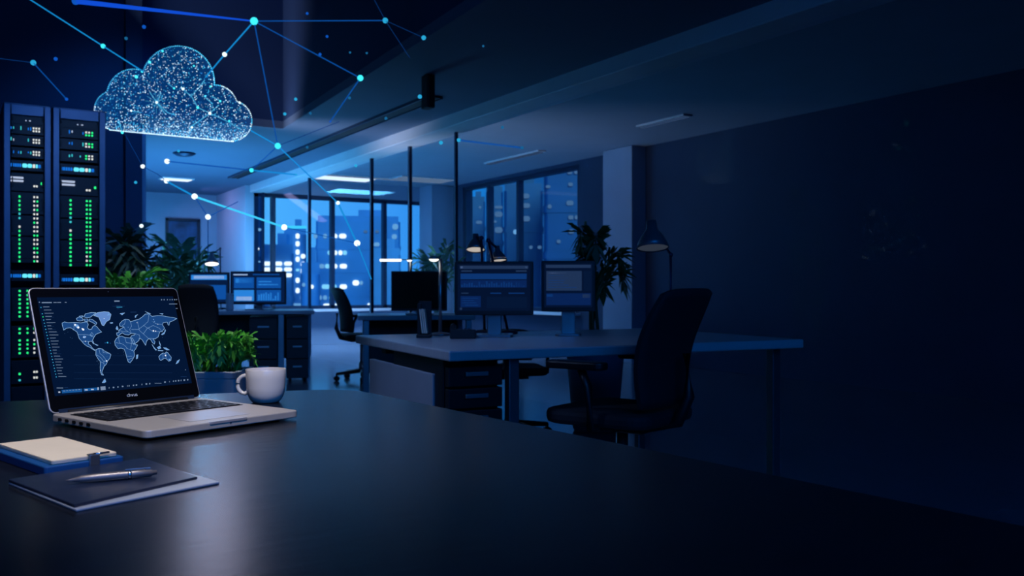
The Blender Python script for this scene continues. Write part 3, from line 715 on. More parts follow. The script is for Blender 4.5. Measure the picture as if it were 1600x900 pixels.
def palm(label, loc, base, n, L, rise, droop, leaf, wid, m, pr, ph, seed, pm=M_pot):
    rg = random.Random(seed)
    t = thing('potted_palm', label, 'plant', loc, rg.uniform(0, 6), 'potted palms')
    pot(t, pr, ph, pm)
    bm = B(); 
    for k in range(4): tube(bm, [(rg.uniform(-.03, .03), rg.uniform(-.03, .03), ph - .04), (rg.uniform(-.04, .04), rg.uniform(-.04, .04), base)], .012, 6)
    obj('stem', bm, M_stem, t)
    bm = B()
    for k in range(n):
        az = 2 * PI * k / n * 2.4 + rg.uniform(-.3, .3); f_ = rg.uniform(.6, 1.1)
        frond(bm, (0, 0, base + rg.uniform(-.25, .05)), az, L * f_, rise * rg.uniform(.6, 1.2), droop * rg.uniform(.5, 1.2), leaf, wid, 9, rg)
    obj('foliage', bm, m, t)
    return t
palm('dark tall palm right of the server racks', ground(197, 8.3), 1.1, 13, .42, .48, .2, .2, .035, M_leafdark, .2, .5, 11, M_potg)
palm('lime green bushy palm just above the laptop lid', ground(196, 7.4), .86, 18, .36, .3, .12, .15, .028, M_leaflime, .18, .55, 12, M_potg)
palm('wide palm in a white pot in front of the framed picture', ground(284, 10.2), 1.05, 15, .48, .5, .28, .23, .04, M_leaf, .16, .82, 13)
palm('palm behind the glass partition above the dark blank monitor', ground(682, 12.1), 1.05, 13, .40, .5, .16, .22, .036, M_leaf, .22, .6, 14, M_potg)
palm('dim palm behind the right-hand monitor of the front desk', ground(930, 6.2), 1.1, 14, .25, .24, .08, .14, .026, M_leaf, .2, .55, 15, M_potg)
# fern trough behind the laptop
p = ground(312, 3.9)
t = thing('fern_planter', 'grey trough of bright green fern behind the laptop', 'plant', p, FACE)
zt = H - (577 - 450) / F * 3.9; wd = .40
bm = B()
prism(bm, rrect(wd, .26, .02, 4), 0, zt - .03); 
for (x, y, sx_, sy_) in ((0, .12, wd, .02), (0, -.12, wd, .02), (wd / 2 - .01, 0, .02, .26), (-wd / 2 + .01, 0, .02, .26)): box(bm, (x, y, zt - .015), (sx_, sy_, .03))
obj('trough', bm, M_pot, t, bevel=.004)
bm = B(); box(bm, (0, 0, zt - .02), (wd - .05, .21, .03)); obj('soil', bm, M_soil, t)
bm = B(); rg = random.Random(21)
for k in range(84):
    x = rg.uniform(-wd / 2 + .03, wd / 2 - .03); y = rg.uniform(-.09, .09)
    out = math.atan2(y * 1.2, x) + rg.uniform(-1.2, 1.2)
    frond(bm, (x, y, zt - .01), out, rg.uniform(.06, .13), rg.uniform(.08, .17), rg.uniform(.0, .06), .05, .012, 9, rg)
obj('foliage', bm, M_leaflime, t)

# ------------------------------------------------------------------ office furniture
def chair(label, loc, rz, sc_=1.0, wide=.44, tall=.98, arm=True):
    t = thing('swivel_chair', label, 'chair', loc, rz, 'office swivel chairs')
    def S(bm):
        for v in bm.verts: v.co *= 1
        return bm
    for k in range(5):
        a = 2 * PI * k / 5 + .3; d = Vector((math.cos(a), math.sin(a), 0))
        bm = B(); tube(bm, [d * .03 + Vector((0, 0, .1)), d * .28 + Vector((0, 0, .075))], [.024, .016], 8); sp = obj('base_arm', bm, M_black, t)
        bm = B(); n_ = Vector((-d.y, d.x, 0)); tube(bm, [d * .28 + n_ * .022 + Vector((0, 0, .028)), d * .28 - n_ * .022 + Vector((0, 0, .028))], .028, 14); tube(bm, [d * .28 + Vector((0, 0, .05)), d * .28 + Vector((0, 0, .08))], .01, 8)
        obj('caster', bm, M_black, sp)
    bm = B(); tube(bm, [(0, 0, .08), (0, 0, .42)], .024, 14); tube(bm, [(0, 0, .09), (0, 0, .2)], .036, 14); obj('column', bm, M_steel, t)
    bm = B(); prism(bm, rrect(wide + .02, .46, .09, 6, 0, -.01), .445, .50); obj('seat', bm, M_blackmesh, t, bevel=.018)
    bm = B(); box(bm, (0, .02, .43), (.2, .24, .035)); obj('seat_plate', bm, M_black, t, bevel=.006)
    # backrest: curved shell leaning back (+y)
    bm = B(); nx, nz = 10, 12; th = .03; h0, h1 = .52, tall
    g = []
    for side in (0, 1):
        gg = []
        for j in range(nz + 1):
            v_ = j / nz; row_ = []
            ww = wide * (.82 + .18 * math.sin(min(1, v_ * 1.6) * PI / 2)) * (1 - .10 * max(0, v_ - .8) / .2)
            for i in range(nx + 1):
                u_ = i / nx * 2 - 1
                y = .2 + .09 * v_ + .035 * math.sin(v_ * PI * 1.1) * -1 + .03 * (1 - u_ * u_) + side * th * .6 - .03
                row_.append(bm.verts.new((u_ * ww / 2, y, h0 + (h1 - h0) * v_ - .02 * u_ ** 4 * max(0, v_ - .5) * 2)))
            gg.append(row_)
        g.append(gg)
    for side in (0, 1):
        for j in range(nz):
            for i in range(nx):
                f = bm.faces.new((g[side][j][i], g[side][j][i + 1], g[side][j + 1][i + 1], g[side][j + 1][i])); f.smooth = True
    for j in range(nz):
        for i in (0, nx): bm.faces.new((g[0][j][i], g[0][j + 1][i], g[1][j + 1][i], g[1][j][i]))
    for i in range(nx):
        for j in (0, nz): bm.faces.new((g[0][j][i], g[0][j][i + 1], g[1][j][i + 1], g[1][j][i]))
    obj('backrest', bm, M_blackmesh, t)
    bm = B(); tube(bm, [(0, .12, .43), (0, .24, .46), (0, .285, .56), (0, .275, .72)], [.022, .024, .022, .016], 10); obj('back_support', bm, M_black, t)
    if arm:
        for s in (-1, 1):
            bm = B(); x = s * (wide / 2 + .045); tube(bm, [(s * .12, .02, .435), (x, .02, .45), (x, .01, .6), (x, -.02, .665)], .016, 8)
            ar = obj('arm_support', bm, M_black, t)
            bm = B(); prism(bm, rrect(.075, .25, .03, 5, x, -.04), .665, .695); obj('armrest', bm, M_black, ar, bevel=.008)
    t.scale = (sc_, sc_, sc_)
    return t

def ui(bm, w, h, z0, kind, rg):
    """flat blocks of light on a screen: z up, facing -y; material slots are the screen's own"""
    def r(u0, v0, u1, v1, mi, y=-.0006):
        quad(bm, [((u0 - .5) * w, y, z0 + (1 - v1) * h), ((u1 - .5) * w, y, z0 + (1 - v1) * h), ((u1 - .5) * w, y, z0 + (1 - v0) * h), ((u0 - .5) * w, y, z0 + (1 - v0) * h)], mi)
    r(0, 0, 1, 1, 0, -.0002)
    if kind == 'dash':                       # far left desk, bright
        r(.03, .05, .3, .09, 4); r(.4, .05, .9, .08, 1)
        r(.04, .16, .42, .52, 1); r(.07, .2, .39, .34, 2); r(.47, .16, .93, .52, 1); r(.5, .28, .75, .32, 2); r(.5, .38, .88, .42, 2)
        r(.04, .58, .42, .95, 2); r(.08, .8, .38, .93, 3); r(.47, .58, .93, .95, 1)
        for k in range(9): r(.5 + k * .045, .93 - rg.uniform(.05, .28), .53 + k * .045, .93, 2)
    elif kind == 'bright':
        r(.03, .05, .97, .22, 2); r(.1, .08, .9, .18, 4); r(.05, .4, .95, .9, 1)
    elif kind == 'main':
        r(.03, .03, .97, .1, 3); r(.04, .045, .07, .085, 4); r(.93, .045, .96, .085, 4)
        r(.05, .13, .2, .16, 3); r(.8, .13, .95, .16, 3)
        r(.04, .2, .95, .32, 2); r(.04, .34, .95, .5, 1)
        for k in range(26): a = .05 + k * .034; r(a, .49 - rg.uniform(.03, .13), a + .022, .49, 2)
        r(.05, .61, .15, .63, 3); r(.45, .61, .6, .63, 2); r(.7, .61, .92, .63, 2)
        r(.04, .68, .32, .92, 1)
        for k in range(4): r(.06, .72 + k * .05, .06 + rg.uniform(.1, .24), .735 + k * .05, 2)
        r(.03, .93, .06, .98, 3); r(.4, .7, .95, .94, 5)
    elif kind == 'doc':
        r(.03, .03, .97, .1, 3); r(.04, .17, .78, .62, 3); r(.82, .17, .97, .62, 5)
        for k in range(7): r(.08, .21 + k * .055, .08 + rg.uniform(.3, .62), .225 + k * .055, 4 if k == 0 else 2)
        r(.04, .68, .97, .95, 1); r(.05, .7, .18, .76, 2); r(.8, .7, .95, .78, 3)
SCR_BRIGHT = [E_mon, E_mon2, E_mon3, E_monw, E_monw, E_mon]
SCR_DIM = [E_dim1, emit('dim_blue_panel', (8, 34, 84), 1.), E_dim2, E_dim3, emit('dim_ui_white', (74, 96, 140), 1.), emit('dim_navy_panel', (5, 22, 52), 1.)]
def monitor(label, loc, rz, w, h, zb, kind, slots, seed=1, back=False):
    t = thing('computer_monitor', label, 'monitor', loc, rz, 'desktop monitors')
    bm = B(); prism(bm, rrect(w, h, .006, 3), -.014, .014, 0, xf((0, 0, zb + h / 2), 0, PI / 2)); box(bm, (0, .03, zb + h / 2), (w * .55, .035, h * .5)); obj('housing', bm, M_black, t, bevel=.003)
    if kind:
        bm = B(); ui(bm, w - .03, h - .034, zb + .02, kind, random.Random(seed)); s = obj('screen', bm, slots, t, loc=(0, -.0150, 0)); s['label'] = 'lit blue screen'
    else:
        bm = B(); box(bm, (0, -.0145, zb + h / 2 + .004), (w - .024, .002, h - .03)); s = obj('screen', bm, M_bezel, t); s['label'] = 'blank dark screen'
    bm = B(); box(bm, (0, .045, zb * .5 + .05), (.07, .02, zb + .09)); obj('stand_neck', bm, M_steel, t, bevel=.004)
    bm = B(); prism(bm, rrect(w * .48, .17, .02, 5, 0, .03), 0, .012); obj('stand_base', bm, M_steel, t, bevel=.003)
    return t

def pedestal(label, loc, rz, w, d, h, hs=(.2, .2, .2)):
    t = thing('drawer_pedestal', label, 'drawers', loc, rz, 'drawer pedestals')
    bm = B(); box(bm, (0, d / 2 + .02, h / 2 + .02), (w, d - .02, h - .04)); obj('body', bm, M_drawer, t, bevel=.004)
    kk = (h - .05) / sum(hs); z1 = h - .02
    for hh in hs:
        hh *= kk; z = z1 - hh / 2; z1 -= hh
        bm = B(); box(bm, (0, .0, z), (w - .006, .04, hh - .008)); dr = obj('drawer', bm, M_drawer, t, bevel=.004)
        bm = B(); box(bm, (0, -.03, z + hh * .12), (w * .4, .012, .016)); box(bm, (-w * .16, -.022, z + hh * .12), (.012, .02, .012)); box(bm, (w * .16, -.022, z + hh * .12), (.012, .02, .012)); obj('handle', bm, M_handle, dr, bevel=.002)
    for sx_ in (-1, 1):
        for y in (.06, d - .06):
            bm = B(); tube(bm, [(sx_ * (w / 2 - .04), y, 0), (sx_ * (w / 2 - .04), y, .04)], .018, 10); obj('foot', bm, M_black, t)
    return t

# --- front desk (right of centre). local +x along its long near edge, +y along its left edge
DZ = .75
dc = cam(-.235, 3.34); DR = R(64 - 90) * -1 - YAW       # near-left corner and heading
DR = R(26) - YAW
t = thing('office_desk', 'long pale desk with two monitors right of centre', 'desk', (dc.x, dc.y, 0), DR, 'office desks')
DLX, DLY = 1.75, 1.24
bm = B(); box(bm, (DLX / 2, DLY / 2, DZ - .02), (DLX, DLY, .04)); obj('desktop', bm, M_desk, t, bevel=.006)
bm = B(); box(bm, (.03, DLY * .5 + .02, .335), (.025, DLY * .68, .62)); obj('side_panel', bm, M_panel, t, bevel=.004)
bm = B(); box(bm, (.09, DLY * .85, .715), (.06, DLY * .3, .02)); box(bm, (DLX / 2, DLY * .85, .69), (DLX * .9, .06, .04)); obj('underframe', bm, M_black, t)
for (x, y) in ((.295, .07), (.295, DLY - .06), (DLX - .1, .09), (DLX - .1, DLY - .06)):
    bm = B(); box(bm, (x, y, .355), (.045, .045, .71)); obj('leg', bm, M_steel, t, bevel=.004)
dm_ = xf((dc.x, dc.y, 0), DR)
pp = dm_ @ Vector((.145, .10, 0)); pedestal('black drawer pedestal under the near corner of the front desk', pp, DR, .235, .62, .705, (.085, .085, .085, .2, .2))
monitor('left monitor on the front desk, dark blue charts on its screen', ground(772, 4.32, DZ), FACE - R(1), 123 / F * 4.32, 84 / F * 4.3, .105, 'main', SCR_DIM, 3)
monitor('right monitor on the front desk, grey document on its screen', ground(888, 4.42, DZ), FACE - R(4), 84 / F * 4.42, 79 / F * 4.42, .12, 'doc', SCR_DIM, 4)
# desk phone
p = ground(724, 4.2, DZ); t = thing('desk_phone', 'black desk phone below the left monitor', 'telephone', p, FACE)
bm = B(); prism(bm, [(-.055, 0), (.055, 0), (.055, .02), (-.055, .045)], -.06, .06, 0, xf((0, 0, 0), PI / 2, PI / 2)); obj('body', bm, M_black, t, bevel=.004)
bm = B(); tube(bm, [(-.048, -.05, .05), (-.048, 0, .058), (-.048, .05, .05)], [.014, .011, .014], 10); obj('handset', bm, M_black, t)
bm = B()
for i in range(3):
    for j in range(3): box(bm, (-.01 + i * .018, -.03 + j * .018, .036 + j * .0038), (.011, .011, .006))
obj('keypad', bm, M_mull, t)
# upright holder with pale papers
p = ground(663, 4.25, DZ); t = thing('document_holder', 'black upright document holder with pale sheets left of the lamp pole', 'document holder', p, FACE)
bm = B(); box(bm, (0, .0, .008), (.066, .1, .016)); box(bm, (-.024, .02, .085), (.016, .08, .155)); box(bm, (0, .045, .09), (.062, .012, .165)); obj('holder', bm, M_black, t, bevel=.003)
bm = B()
for k in range(3): box(bm, (0, 0, .065), (.006, .07, .115), 0, xf((-.004 + k * .009, 0, .014), 0, 0, -.12))
obj('papers', bm, M_paper, t)
# slim pole lamps
def pole_lamp(label, loc, h, head, bar=None, e=E_lamp):
    t = thing('pole_lamp', label, 'lamp', loc, FACE, 'slim pole desk lamps')
    bm = B(); lathe(bm, [(0, 0), (.045, 0), (.047, .006), (.04, .012), (.012, .016), (0, .016)], seg=24); obj('base', bm, M_steel, t)
    bm = B(); tube(bm, [(0, 0, .014), (0, 0, h)], .0085, 12); obj('pole', bm, M_steel, t)
    s = head
    bm = B(); tube(bm, [(0, 0, h - .01), (s * .4, -.01, h + .003), (s, -.02, h)], .006, 8); obj('arm', bm, M_steel, t)
    bm = B(); lathe(bm, [(0, .012), (.022, .010), (.028, 0), (.024, -.004)], (s, -.02, h), 20); obj('shade', bm, M_steel, t)
    bm = B(); lathe(bm, [(0, -.016), (.018, -.012), (.0255, -.002), (0, -.001)], (s, -.02, h), 20); obj('bulb', bm, e, t)
    if bar:
        bm = B(); tube(bm, [(bar[0], -.02, h - .004), (bar[1], -.02, h - .004)], .010, 10); o = obj('light_bar', bm, e, t)
        bm = B(); tube(bm, [(bar[1], -.02, h + .002), (0, 0, h)], .004, 8); obj('bar_arm', bm, M_steel, t)
    return t
pole_lamp('slim pole lamp standing on the front desk left of the monitors', ground(688, 4.45, DZ), H - (404 - 450) / F * 4.45 - DZ, -.03)
# --- rear desk with blank monitor
p = ground(640, 7.9)
t = thing('office_desk', 'desk with the blank dark monitor behind the front desk', 'desk', p, R(10) - YAW, 'office desks')
bm = B(); box(bm, (0.05, .15, DZ - .02), (1.0, .8, .04)); obj('desktop', bm, M_desk, t, bevel=.006)
for (x, y) in ((-.38, -.18), (-.38, .48), (.5, -.18), (.5, .48)):
    bm = B(); box(bm, (x, y, .355), (.05, .05, .71)); obj('leg', bm, M_steel, t, bevel=.004)
bm = B(); box(bm, (.05, .5, .45), (.9, .02, .5)); obj('modesty_panel', bm, M_drawer, t)
monitor('blank dark monitor on the desk behind the front desk', ground(655, 7.85, DZ), FACE, 87 / F * 7.85, 62 / F * 7.85, .035, None, None)
pole_lamp('slim pole lamp with a glowing bar behind the blank monitor', ground(641, 8.1, DZ), H - (406 - 450) / F * 8.1 - DZ, -.004, (-.27, -.08))
chair('swivel chair with mesh back seen from the side, left of the front desk', ground(566, 9.6), FACE + R(118), 1.0, .44, .99)
# --- far left desk
p = ground(405, 9.3)
t = thing('office_desk', 'far desk with two lit monitors below the city windows', 'desk', p, R(14) - YAW, 'office desks')
bm = B(); box(bm, (-.12, .35, DZ - .02), (1.36, .8, .04)); obj('desktop', bm, M_desk, t, bevel=.006)
for (x, y) in ((-.74, .0), (-.74, .7), (.22, .02), (.5, .7)):
    bm = B(); box(bm, (x, y, .355), (.06, .06, .71)); obj('leg', bm, M_steel, t, bevel=.004)
bm = B(); box(bm, (-.12, .7, .45), (1.2, .02, .5)); obj('modesty_panel', bm, M_drawer, t)
m_ = xf((p.x, p.y, 0), R(14) - YAW)
pedestal('black pedestal at the right end of the far desk', m_ @ Vector((.385, .05, 0)), R(14) - YAW, .23, .6, .68)
pedestal('black pedestal under the left monitor side of the far desk', m_ @ Vector((.04, .05, 0)), R(14) - YAW, .29, .6, .68)
monitor('far desk monitor with glowing blue panels, right of the pair', ground(404, 9.55, DZ), FACE + R(3), 86 / F * 9.5, 52 / F * 9.5, .06, 'dash', SCR_BRIGHT, 5)
monitor('far desk monitor half hidden behind a chair back', ground(327, 9.75, DZ), FACE + R(6), 62 / F * 9.7, 50 / F * 9.7, .06, 'bright', SCR_BRIGHT, 6)
chair('swivel chair seen from behind, in front of the far desk', ground(325, 8.5), FACE + R(176), 1.0, .36, 1.02, False)
# jar by the palm
p = ground(288, 9.6, DZ)
def desk_lamp(label, base, shade_pt, dirv, r, e, elbow, arm_m=M_mull):
    """articulated lamp: base on a desk, two arms, conical shade opening along dirv"""
    base = Vector(base); t = thing('desk_lamp', label, 'lamp', base, 0, 'articulated desk lamps')
    bm = B(); lathe(bm, [(0, 0), (r * 1.1, 0), (r * 1.15, .008), (r, .016), (.015, .022), (0, .022)], seg=28); obj('base', bm, arm_m, t)
    sp = Vector(shade_pt) - base; el = Vector(elbow) - base
    bm = B(); tube(bm, [(0, 0, .02), el], .007, 8); ball(bm, el, .013, 2); obj('lower_arm', bm, arm_m, t)
    d = Vector(dirv).normalized(); q_ = d.to_track_quat('Z', 'Y').to_matrix().to_4x4()
    top = sp - d * r * 1.5
    bm = B(); tube(bm, [el, top], .0065, 8); obj('upper_arm', bm, arm_m, t)
    bm = B(); M_ = Matrix.Translation(sp) @ q_
    lathe(bm, [(0, -r * 1.75), (r * .3, -r * 1.72), (r * .34, -r * 1.2), (r * .62, -r * .85), (r * .9, -r * .35), (r, 0), (r * .95, 0), (r * .85, -r * .33), (r * .55, -r * .8), (0, -r * 1.0)], (0, 0, 0), 28, 0, M_)
    sh = obj('shade', bm, M_shade, t)
    bm = B(); lathe(bm, [(0, -.004), (r * .93, -.006), (r * .93, -.012), (0, -.014)], (0, 0, 0), 28, 0, M_); obj('bulb', bm, e, sh)
    return t
dl = 4.75
desk_lamp('articulated desk lamp above the left monitor, left of two', ground(757, 4.62, DZ), at(743, 391, dl), (-.15, -.25, -1), .052, E_lampdim, at(752, 372, 4.7))
desk_lamp('articulated desk lamp above the left monitor, right of two', ground(793, 4.6, DZ), at(779, 408, dl), (.0, -.2, -1), .047, E_lampdim, at(763, 376, 4.7))
desk_lamp('larger unlit desk lamp behind the dark armchair at right', ground(1047, 4.75, DZ), at(1020, 388, 4.65), (-.1, -.2, -1), .085, emit('very_dim_lamp', (62, 72, 90), .5), at(1048, 398, 4.72))
desk_lamp('small bright desk lamp over the far desk, by the lavender wall', ground(345, 9.95, DZ), at(331, 413, 9.6), (-.05, -.3, -1), .075, E_lamp, at(344, 388, 9.8))
# chairs near the front desk
chair('dark armchair on casters at the right end of the front desk', ground(972, 3.6), FACE + R(-126), 1.02, .46, .965)
chair('swivel chair tucked behind the front desk, only its casters show', ground(800, 5.9), FACE + R(10), .95, .42, .74)
# white vases by the palm pot
t = thing('glass_vase', 'pale glass vase on the far desk beside the palm pot', 'vase', ground(291, 9.45, DZ), 0)
bm = B(); lathe(bm, [(0, 0), (.035, 0), (.04, .02), (.035, .11), (.03, .16), (.034, .18), (.031, .18), (.027, .16), (.032, .11), (.035, .02), (0, .012)], seg=24); obj('body', bm, M_pot, t)
t.location = ground(359, 9.25, DZ)
t['label'] = 'pale vase on the far desk between its two monitors'

# ------------------------------------------------------------------ hologram: cloud of points
CD = 7.0
SCL = CD / F
co = at(270, 160, CD)
cl_ = thing('cloud_hologram', 'glowing blue cloud made of points of light above the racks', 'hologram', co, FACE)
circ = [(278, 129, 57), (209, 150, 42), (178, 172, 30.5), (336, 168, 35), (362, 189, 31.5)]
base_l, base_r = (178, 204), (362, 221)
loc2 = lambda px, py: ((px - 270) * SCL, -(py - 160) * SCL)
def locd(px, py, y):                                    # the same, for a point y metres behind the cloud's middle plane
    return ((px - 800) / F * (CD + y) - (270 - 800) * SCL, y, -(py - 450) / F * (CD + y) + (160 - 450) * SCL)
def ybase(px): return 203 + (px - 172) * (221 - 203) / (362 - 172)
def inside(px, py, skip=None):
    for i, (x, y, r_) in enumerate(circ):
        if i != skip and (px - x) ** 2 + (py - y) ** 2 < (r_ - .3) ** 2: return True
    return 172 < px < 362 and 150 < py < ybase(px) - .3
E_p1 = emit('point_white', (205, 238, 255), 2.0); E_p2 = emit('point_cyan', (70, 190, 240), 2.0); E_p3 = emit('point_blue', (40, 130, 210), 1.5); E_p4 = emit('point_bright', (70, 235, 255), 1.6)
bm = B(); rg = random.Random(2)
for i, (x, y, r_) in enumerate(circ):
    n_ = int(2 * PI * r_ / 2.9)
    for k in range(n_):
        a = 2 * PI * k / n_; px, py = x + r_ * math.cos(a), y + r_ * math.sin(a)
        if inside(px, py, i) or py > ybase(px) + 2: continue
        u, v = loc2(px, py); ball(bm, (u, 0, v), .0046 * rg.uniform(.8, 1.15), 1, 0 if (px > 340 or py > 165) and rg.random() < .7 else 1)
k = 172
while k < 364:
    u, v = loc2(k, ybase(k)); ball(bm, (u, 0, v), .0052, 1, 0); k += 2.7
o = obj('outline', bm, [E_p1, E_p2], cl_); o['label'] = 'dotted bright outline of the cloud'
# points over the skin of the cloud's round lobes and underside
bm = B(); made = 0
def dot(bm, p, r_, mi):
    a = Vector((r_, 0, 0)); 
    vs = [bm.verts.new(Vector(p) + Vector(d_) * r_) for d_ in ((1, 0, 0), (-1, 0, 0), (0, 1, 0), (0, -1, 0), (0, 0, 1), (0, 0, -1))]
    for (i, j, k2) in ((0, 2, 4), (2, 1, 4), (1, 3, 4), (3, 0, 4), (2, 0, 5), (1, 2, 5), (3, 1, 5), (0, 3, 5)):
        f = bm.faces.new((vs[i], vs[j], vs[k2])); f.material_index = mi; f.smooth = True
while made < 2300:
    px = rg.uniform(148, 394); py = rg.uniform(72, 222)
    if not inside(px, py): continue
    dep = 0
    for (x, y, r_) in circ:
        s = r_ * r_ - (px - x) ** 2 - (py - y) ** 2
        if s > 0: dep = max(dep, math.sqrt(s))
    dep = max(dep, 18) * rg.choice((-1, 1)) * rg.uniform(.75, 1) * .7
    lowb = py > ybase(px) - 26
    if not lowb and rg.random() < .25: continue
    rr_ = rg.choice((.0022, .0026, .003, .0036, .0044)) * (1.1 if rg.random() < .06 else .95)
    mi = rg.choices((0, 1, 2), (.45, .3, .25) if px > 200 else (.35, .35, .3))[0]
    dot(bm, locd(px, py, dep * SCL), rr_, mi); made += 1
k = 0
while k < 420:                                          # denser rows near the flat underside
    px = rg.uniform(172, 386); py = ybase(min(px, 362)) - abs(rg.gauss(0, 9)) - 1
    if not inside(px, py): continue
    dot(bm, locd(px, py, rg.uniform(-20, 20) * SCL), rg.choice((.003, .0036, .0044)), rg.choice((0, 0, 1))); k += 1
o = obj('light_points', bm, [E_p1, E_p2, E_p3], cl_); o['kind'] = 'stuff'; o['label'] = 'scattered pinpoints filling the cloud'
# faint luminous skin
E_skin = emit('cloud_skin', (14, 100, 190), .7, .2)
bm = B()
for (x, y, r_) in circ:
    u, v = loc2(x, y)
    bmesh.ops.create_icosphere(bm, subdivisions=4, radius=1, matrix=Matrix.Translation((u, 0, v)) @ Matrix.Diagonal((r_ * SCL * .985, r_ * SCL * .7, r_ * SCL * .985, 1)))
prism(bm, [(loc2(174, 0)[0], loc2(0, 203)[1]), (loc2(366, 0)[0], loc2(0, 220)[1]), (loc2(366, 0)[0], loc2(0, 178)[1]), (loc2(174, 0)[0], loc2(0, 178)[1])], -.1, .1, 0, xf((0, 0, 0), 0, PI / 2))
sk_ = obj('luminous_skin', bm, E_skin, cl_)
rm = sk_.modifiers.new('union', 'REMESH'); rm.mode = 'VOXEL'; rm.voxel_size = .018; rm.use_smooth_shade = True
def bead(px, py, r_, mi_mat, y=-.12):
    bm = B(); ball(bm, locd(px, py, y), r_, 2); obj('bright_node', bm, mi_mat, cl_)
for (px, py, r_, e) in ((245, 160, .010, E_p1), (286, 139, .011, E_p1), (272, 138, .008, E_p4), (328, 177, .011, E_p1), (309, 168, .010, E_p4), (213, 120, .012, E_p4), (222, 112, .008, E_p4), (254, 80, .008, E_p4), (234, 97, .010, E_p4), (191, 207, .010, E_p4), (205, 173, .008, E_p1), (303, 103, .007, E_p4), (344, 158, .008, E_p4), (321, 150, .007, E_p2), (300, 199, .008, E_p1), (374, 160, .007, E_p1), (358, 189, .007, E_p4), (329, 135, .007, E_p4)):
    bead(px, py, r_, e)
E_fil = emit('filament', (80, 190, 240), .9, .8)
bm = B()
for pts in (((234, 144), (245, 160), (258, 178)), ((245, 160), (262, 176), (275, 180)), ((245, 160), (252, 145)), ((286, 139), (300, 152), (309, 168)), ((309, 168), (328, 177), (342, 164)), ((328, 177), (310, 190), (296, 199)), ((328, 177), (352, 188), (376, 202)), ((186, 190), (191, 207)), ((320, 125), (310, 138), (299, 150)), ((262, 130), (272, 138)), ((330, 150), (345, 158)), ((205, 173), (220, 176)), ((318, 150), (332, 162))):
    bm = B(); tube(bm, [locd(*q_, -.12) for q_ in pts], .0032, 6); obj('filament', bm, E_fil, cl_)
for k in range(14):
    a = R(20 + k * 24); bm = B(); tube(bm, [locd(245, 160, -.12), locd(245 + 18 * math.cos(a), 160 + 18 * math.sin(a), -.12)], .001, 4); obj('filament', bm, E_fil, cl_)

# ------------------------------------------------------------------ hologram: network of nodes and links
ND = 5.1
no_ = at(400, 250, ND)
net = thing('network_hologram', 'web of glowing cyan nodes and lines spreading across the room', 'hologram', no_, 0)
E_n1 = emit('node_cyan', (60, 225, 240), 1.3); E_n2 = emit('node_white', (225, 250, 255), 1.5); E_n3 = emit('node_teal', (40, 165, 215), 1.); E_n4 = emit('node_blue', (14, 84, 190), 1.)
E_n5 = emit('node_dim', (24, 100, 150), .9)
nodes = {}
def depth_for(px, py): return ND + .25 * math.sin(px * .013 + py * .02)
def node(key, px, py, r_px, e):
    d = depth_for(px, py); nodes[key] = at(px, py, d) - no_
    if r_px:
        bm = B(); ball(bm, nodes[key], r_px / F * d, 3); obj('node', bm, e, net)
for a in (('a', 118, 2, 5.5, E_n4), ('b', 397, 33, 6, E_n1), ('c', 602, 32, 4.3, E_n3), ('d', 662, 59, 3.6, E_n3), ('e', 563, 122, 4.8, E_n1), ('f', 434, 228, 4.8, E_n1), ('g', 161, 72, 3.6, E_n1), ('h', 351, 85, 3.6, E_n2), ('i', 52, 98, 4.2, E_n3),
          ('j', 104, 155, 2.4, E_n4), ('k', 223, 260, 3.2, E_n2), ('l', 261, 252, 4, E_n2), ('m', 260, 283, 3.6, E_n2), ('n', 304, 307, 4.6, E_n2), ('o', 325, 339, 4.2, E_n2), ('p', 393, 266, 3.4, E_n1), ('q', 444, 355, 4.6, E_n2), ('r', 528, 317, 3, E_n2), ('s', 558, 380, 4.8, E_n2),
          ('t', 717, 219, 3.2, E_n3), ('u', 816, 231, 2.6, E_n5), ('v', 500, 85, 2.4, E_n4), ('w', 516, 190, 1.6, E_n4), ('x', 463, 273, 1.6, E_n3)): node(*a)
for a in (('A', 45, -2), ('B', 224, 112), ('C', 321, 121), ('D', -4, 91), ('E', 392, 204), ('F', 194, 208), ('G', 580, 436), ('H', 530, 190), ('I', 372, 315), ('J', 640, 90), ('K', 478, 355), ('L', 246, 272), ('M', 585, 0)): node(*a, 0, None)
node('N', 325, 400, 0, None)
def link(a, b, r_px, e):
    bm = B(); d = ND; tube(bm, [nodes[a], nodes[b]], r_px / F * d, 6); obj('link', bm, e, net)
L1_ = emit('link_cyan', (20, 140, 215), 1., .75); L2_ = emit('link_blue', (10, 78, 160), 1., .6); L3_ = emit('link_faint', (8, 56, 120), 1., .5); L4_ = emit('link_royal', (16, 78, 215), 1., .85); L5_ = emit('link_bright', (60, 200, 250), 1.1, .8)
bm = B(); tube(bm, [nodes['a'], nodes['a'].lerp(nodes['b'], .5), nodes['b']], [4.2 / F * ND, 2.6 / F * ND, 1.1 / F * ND], 8); obj('link', bm, L4_, net)
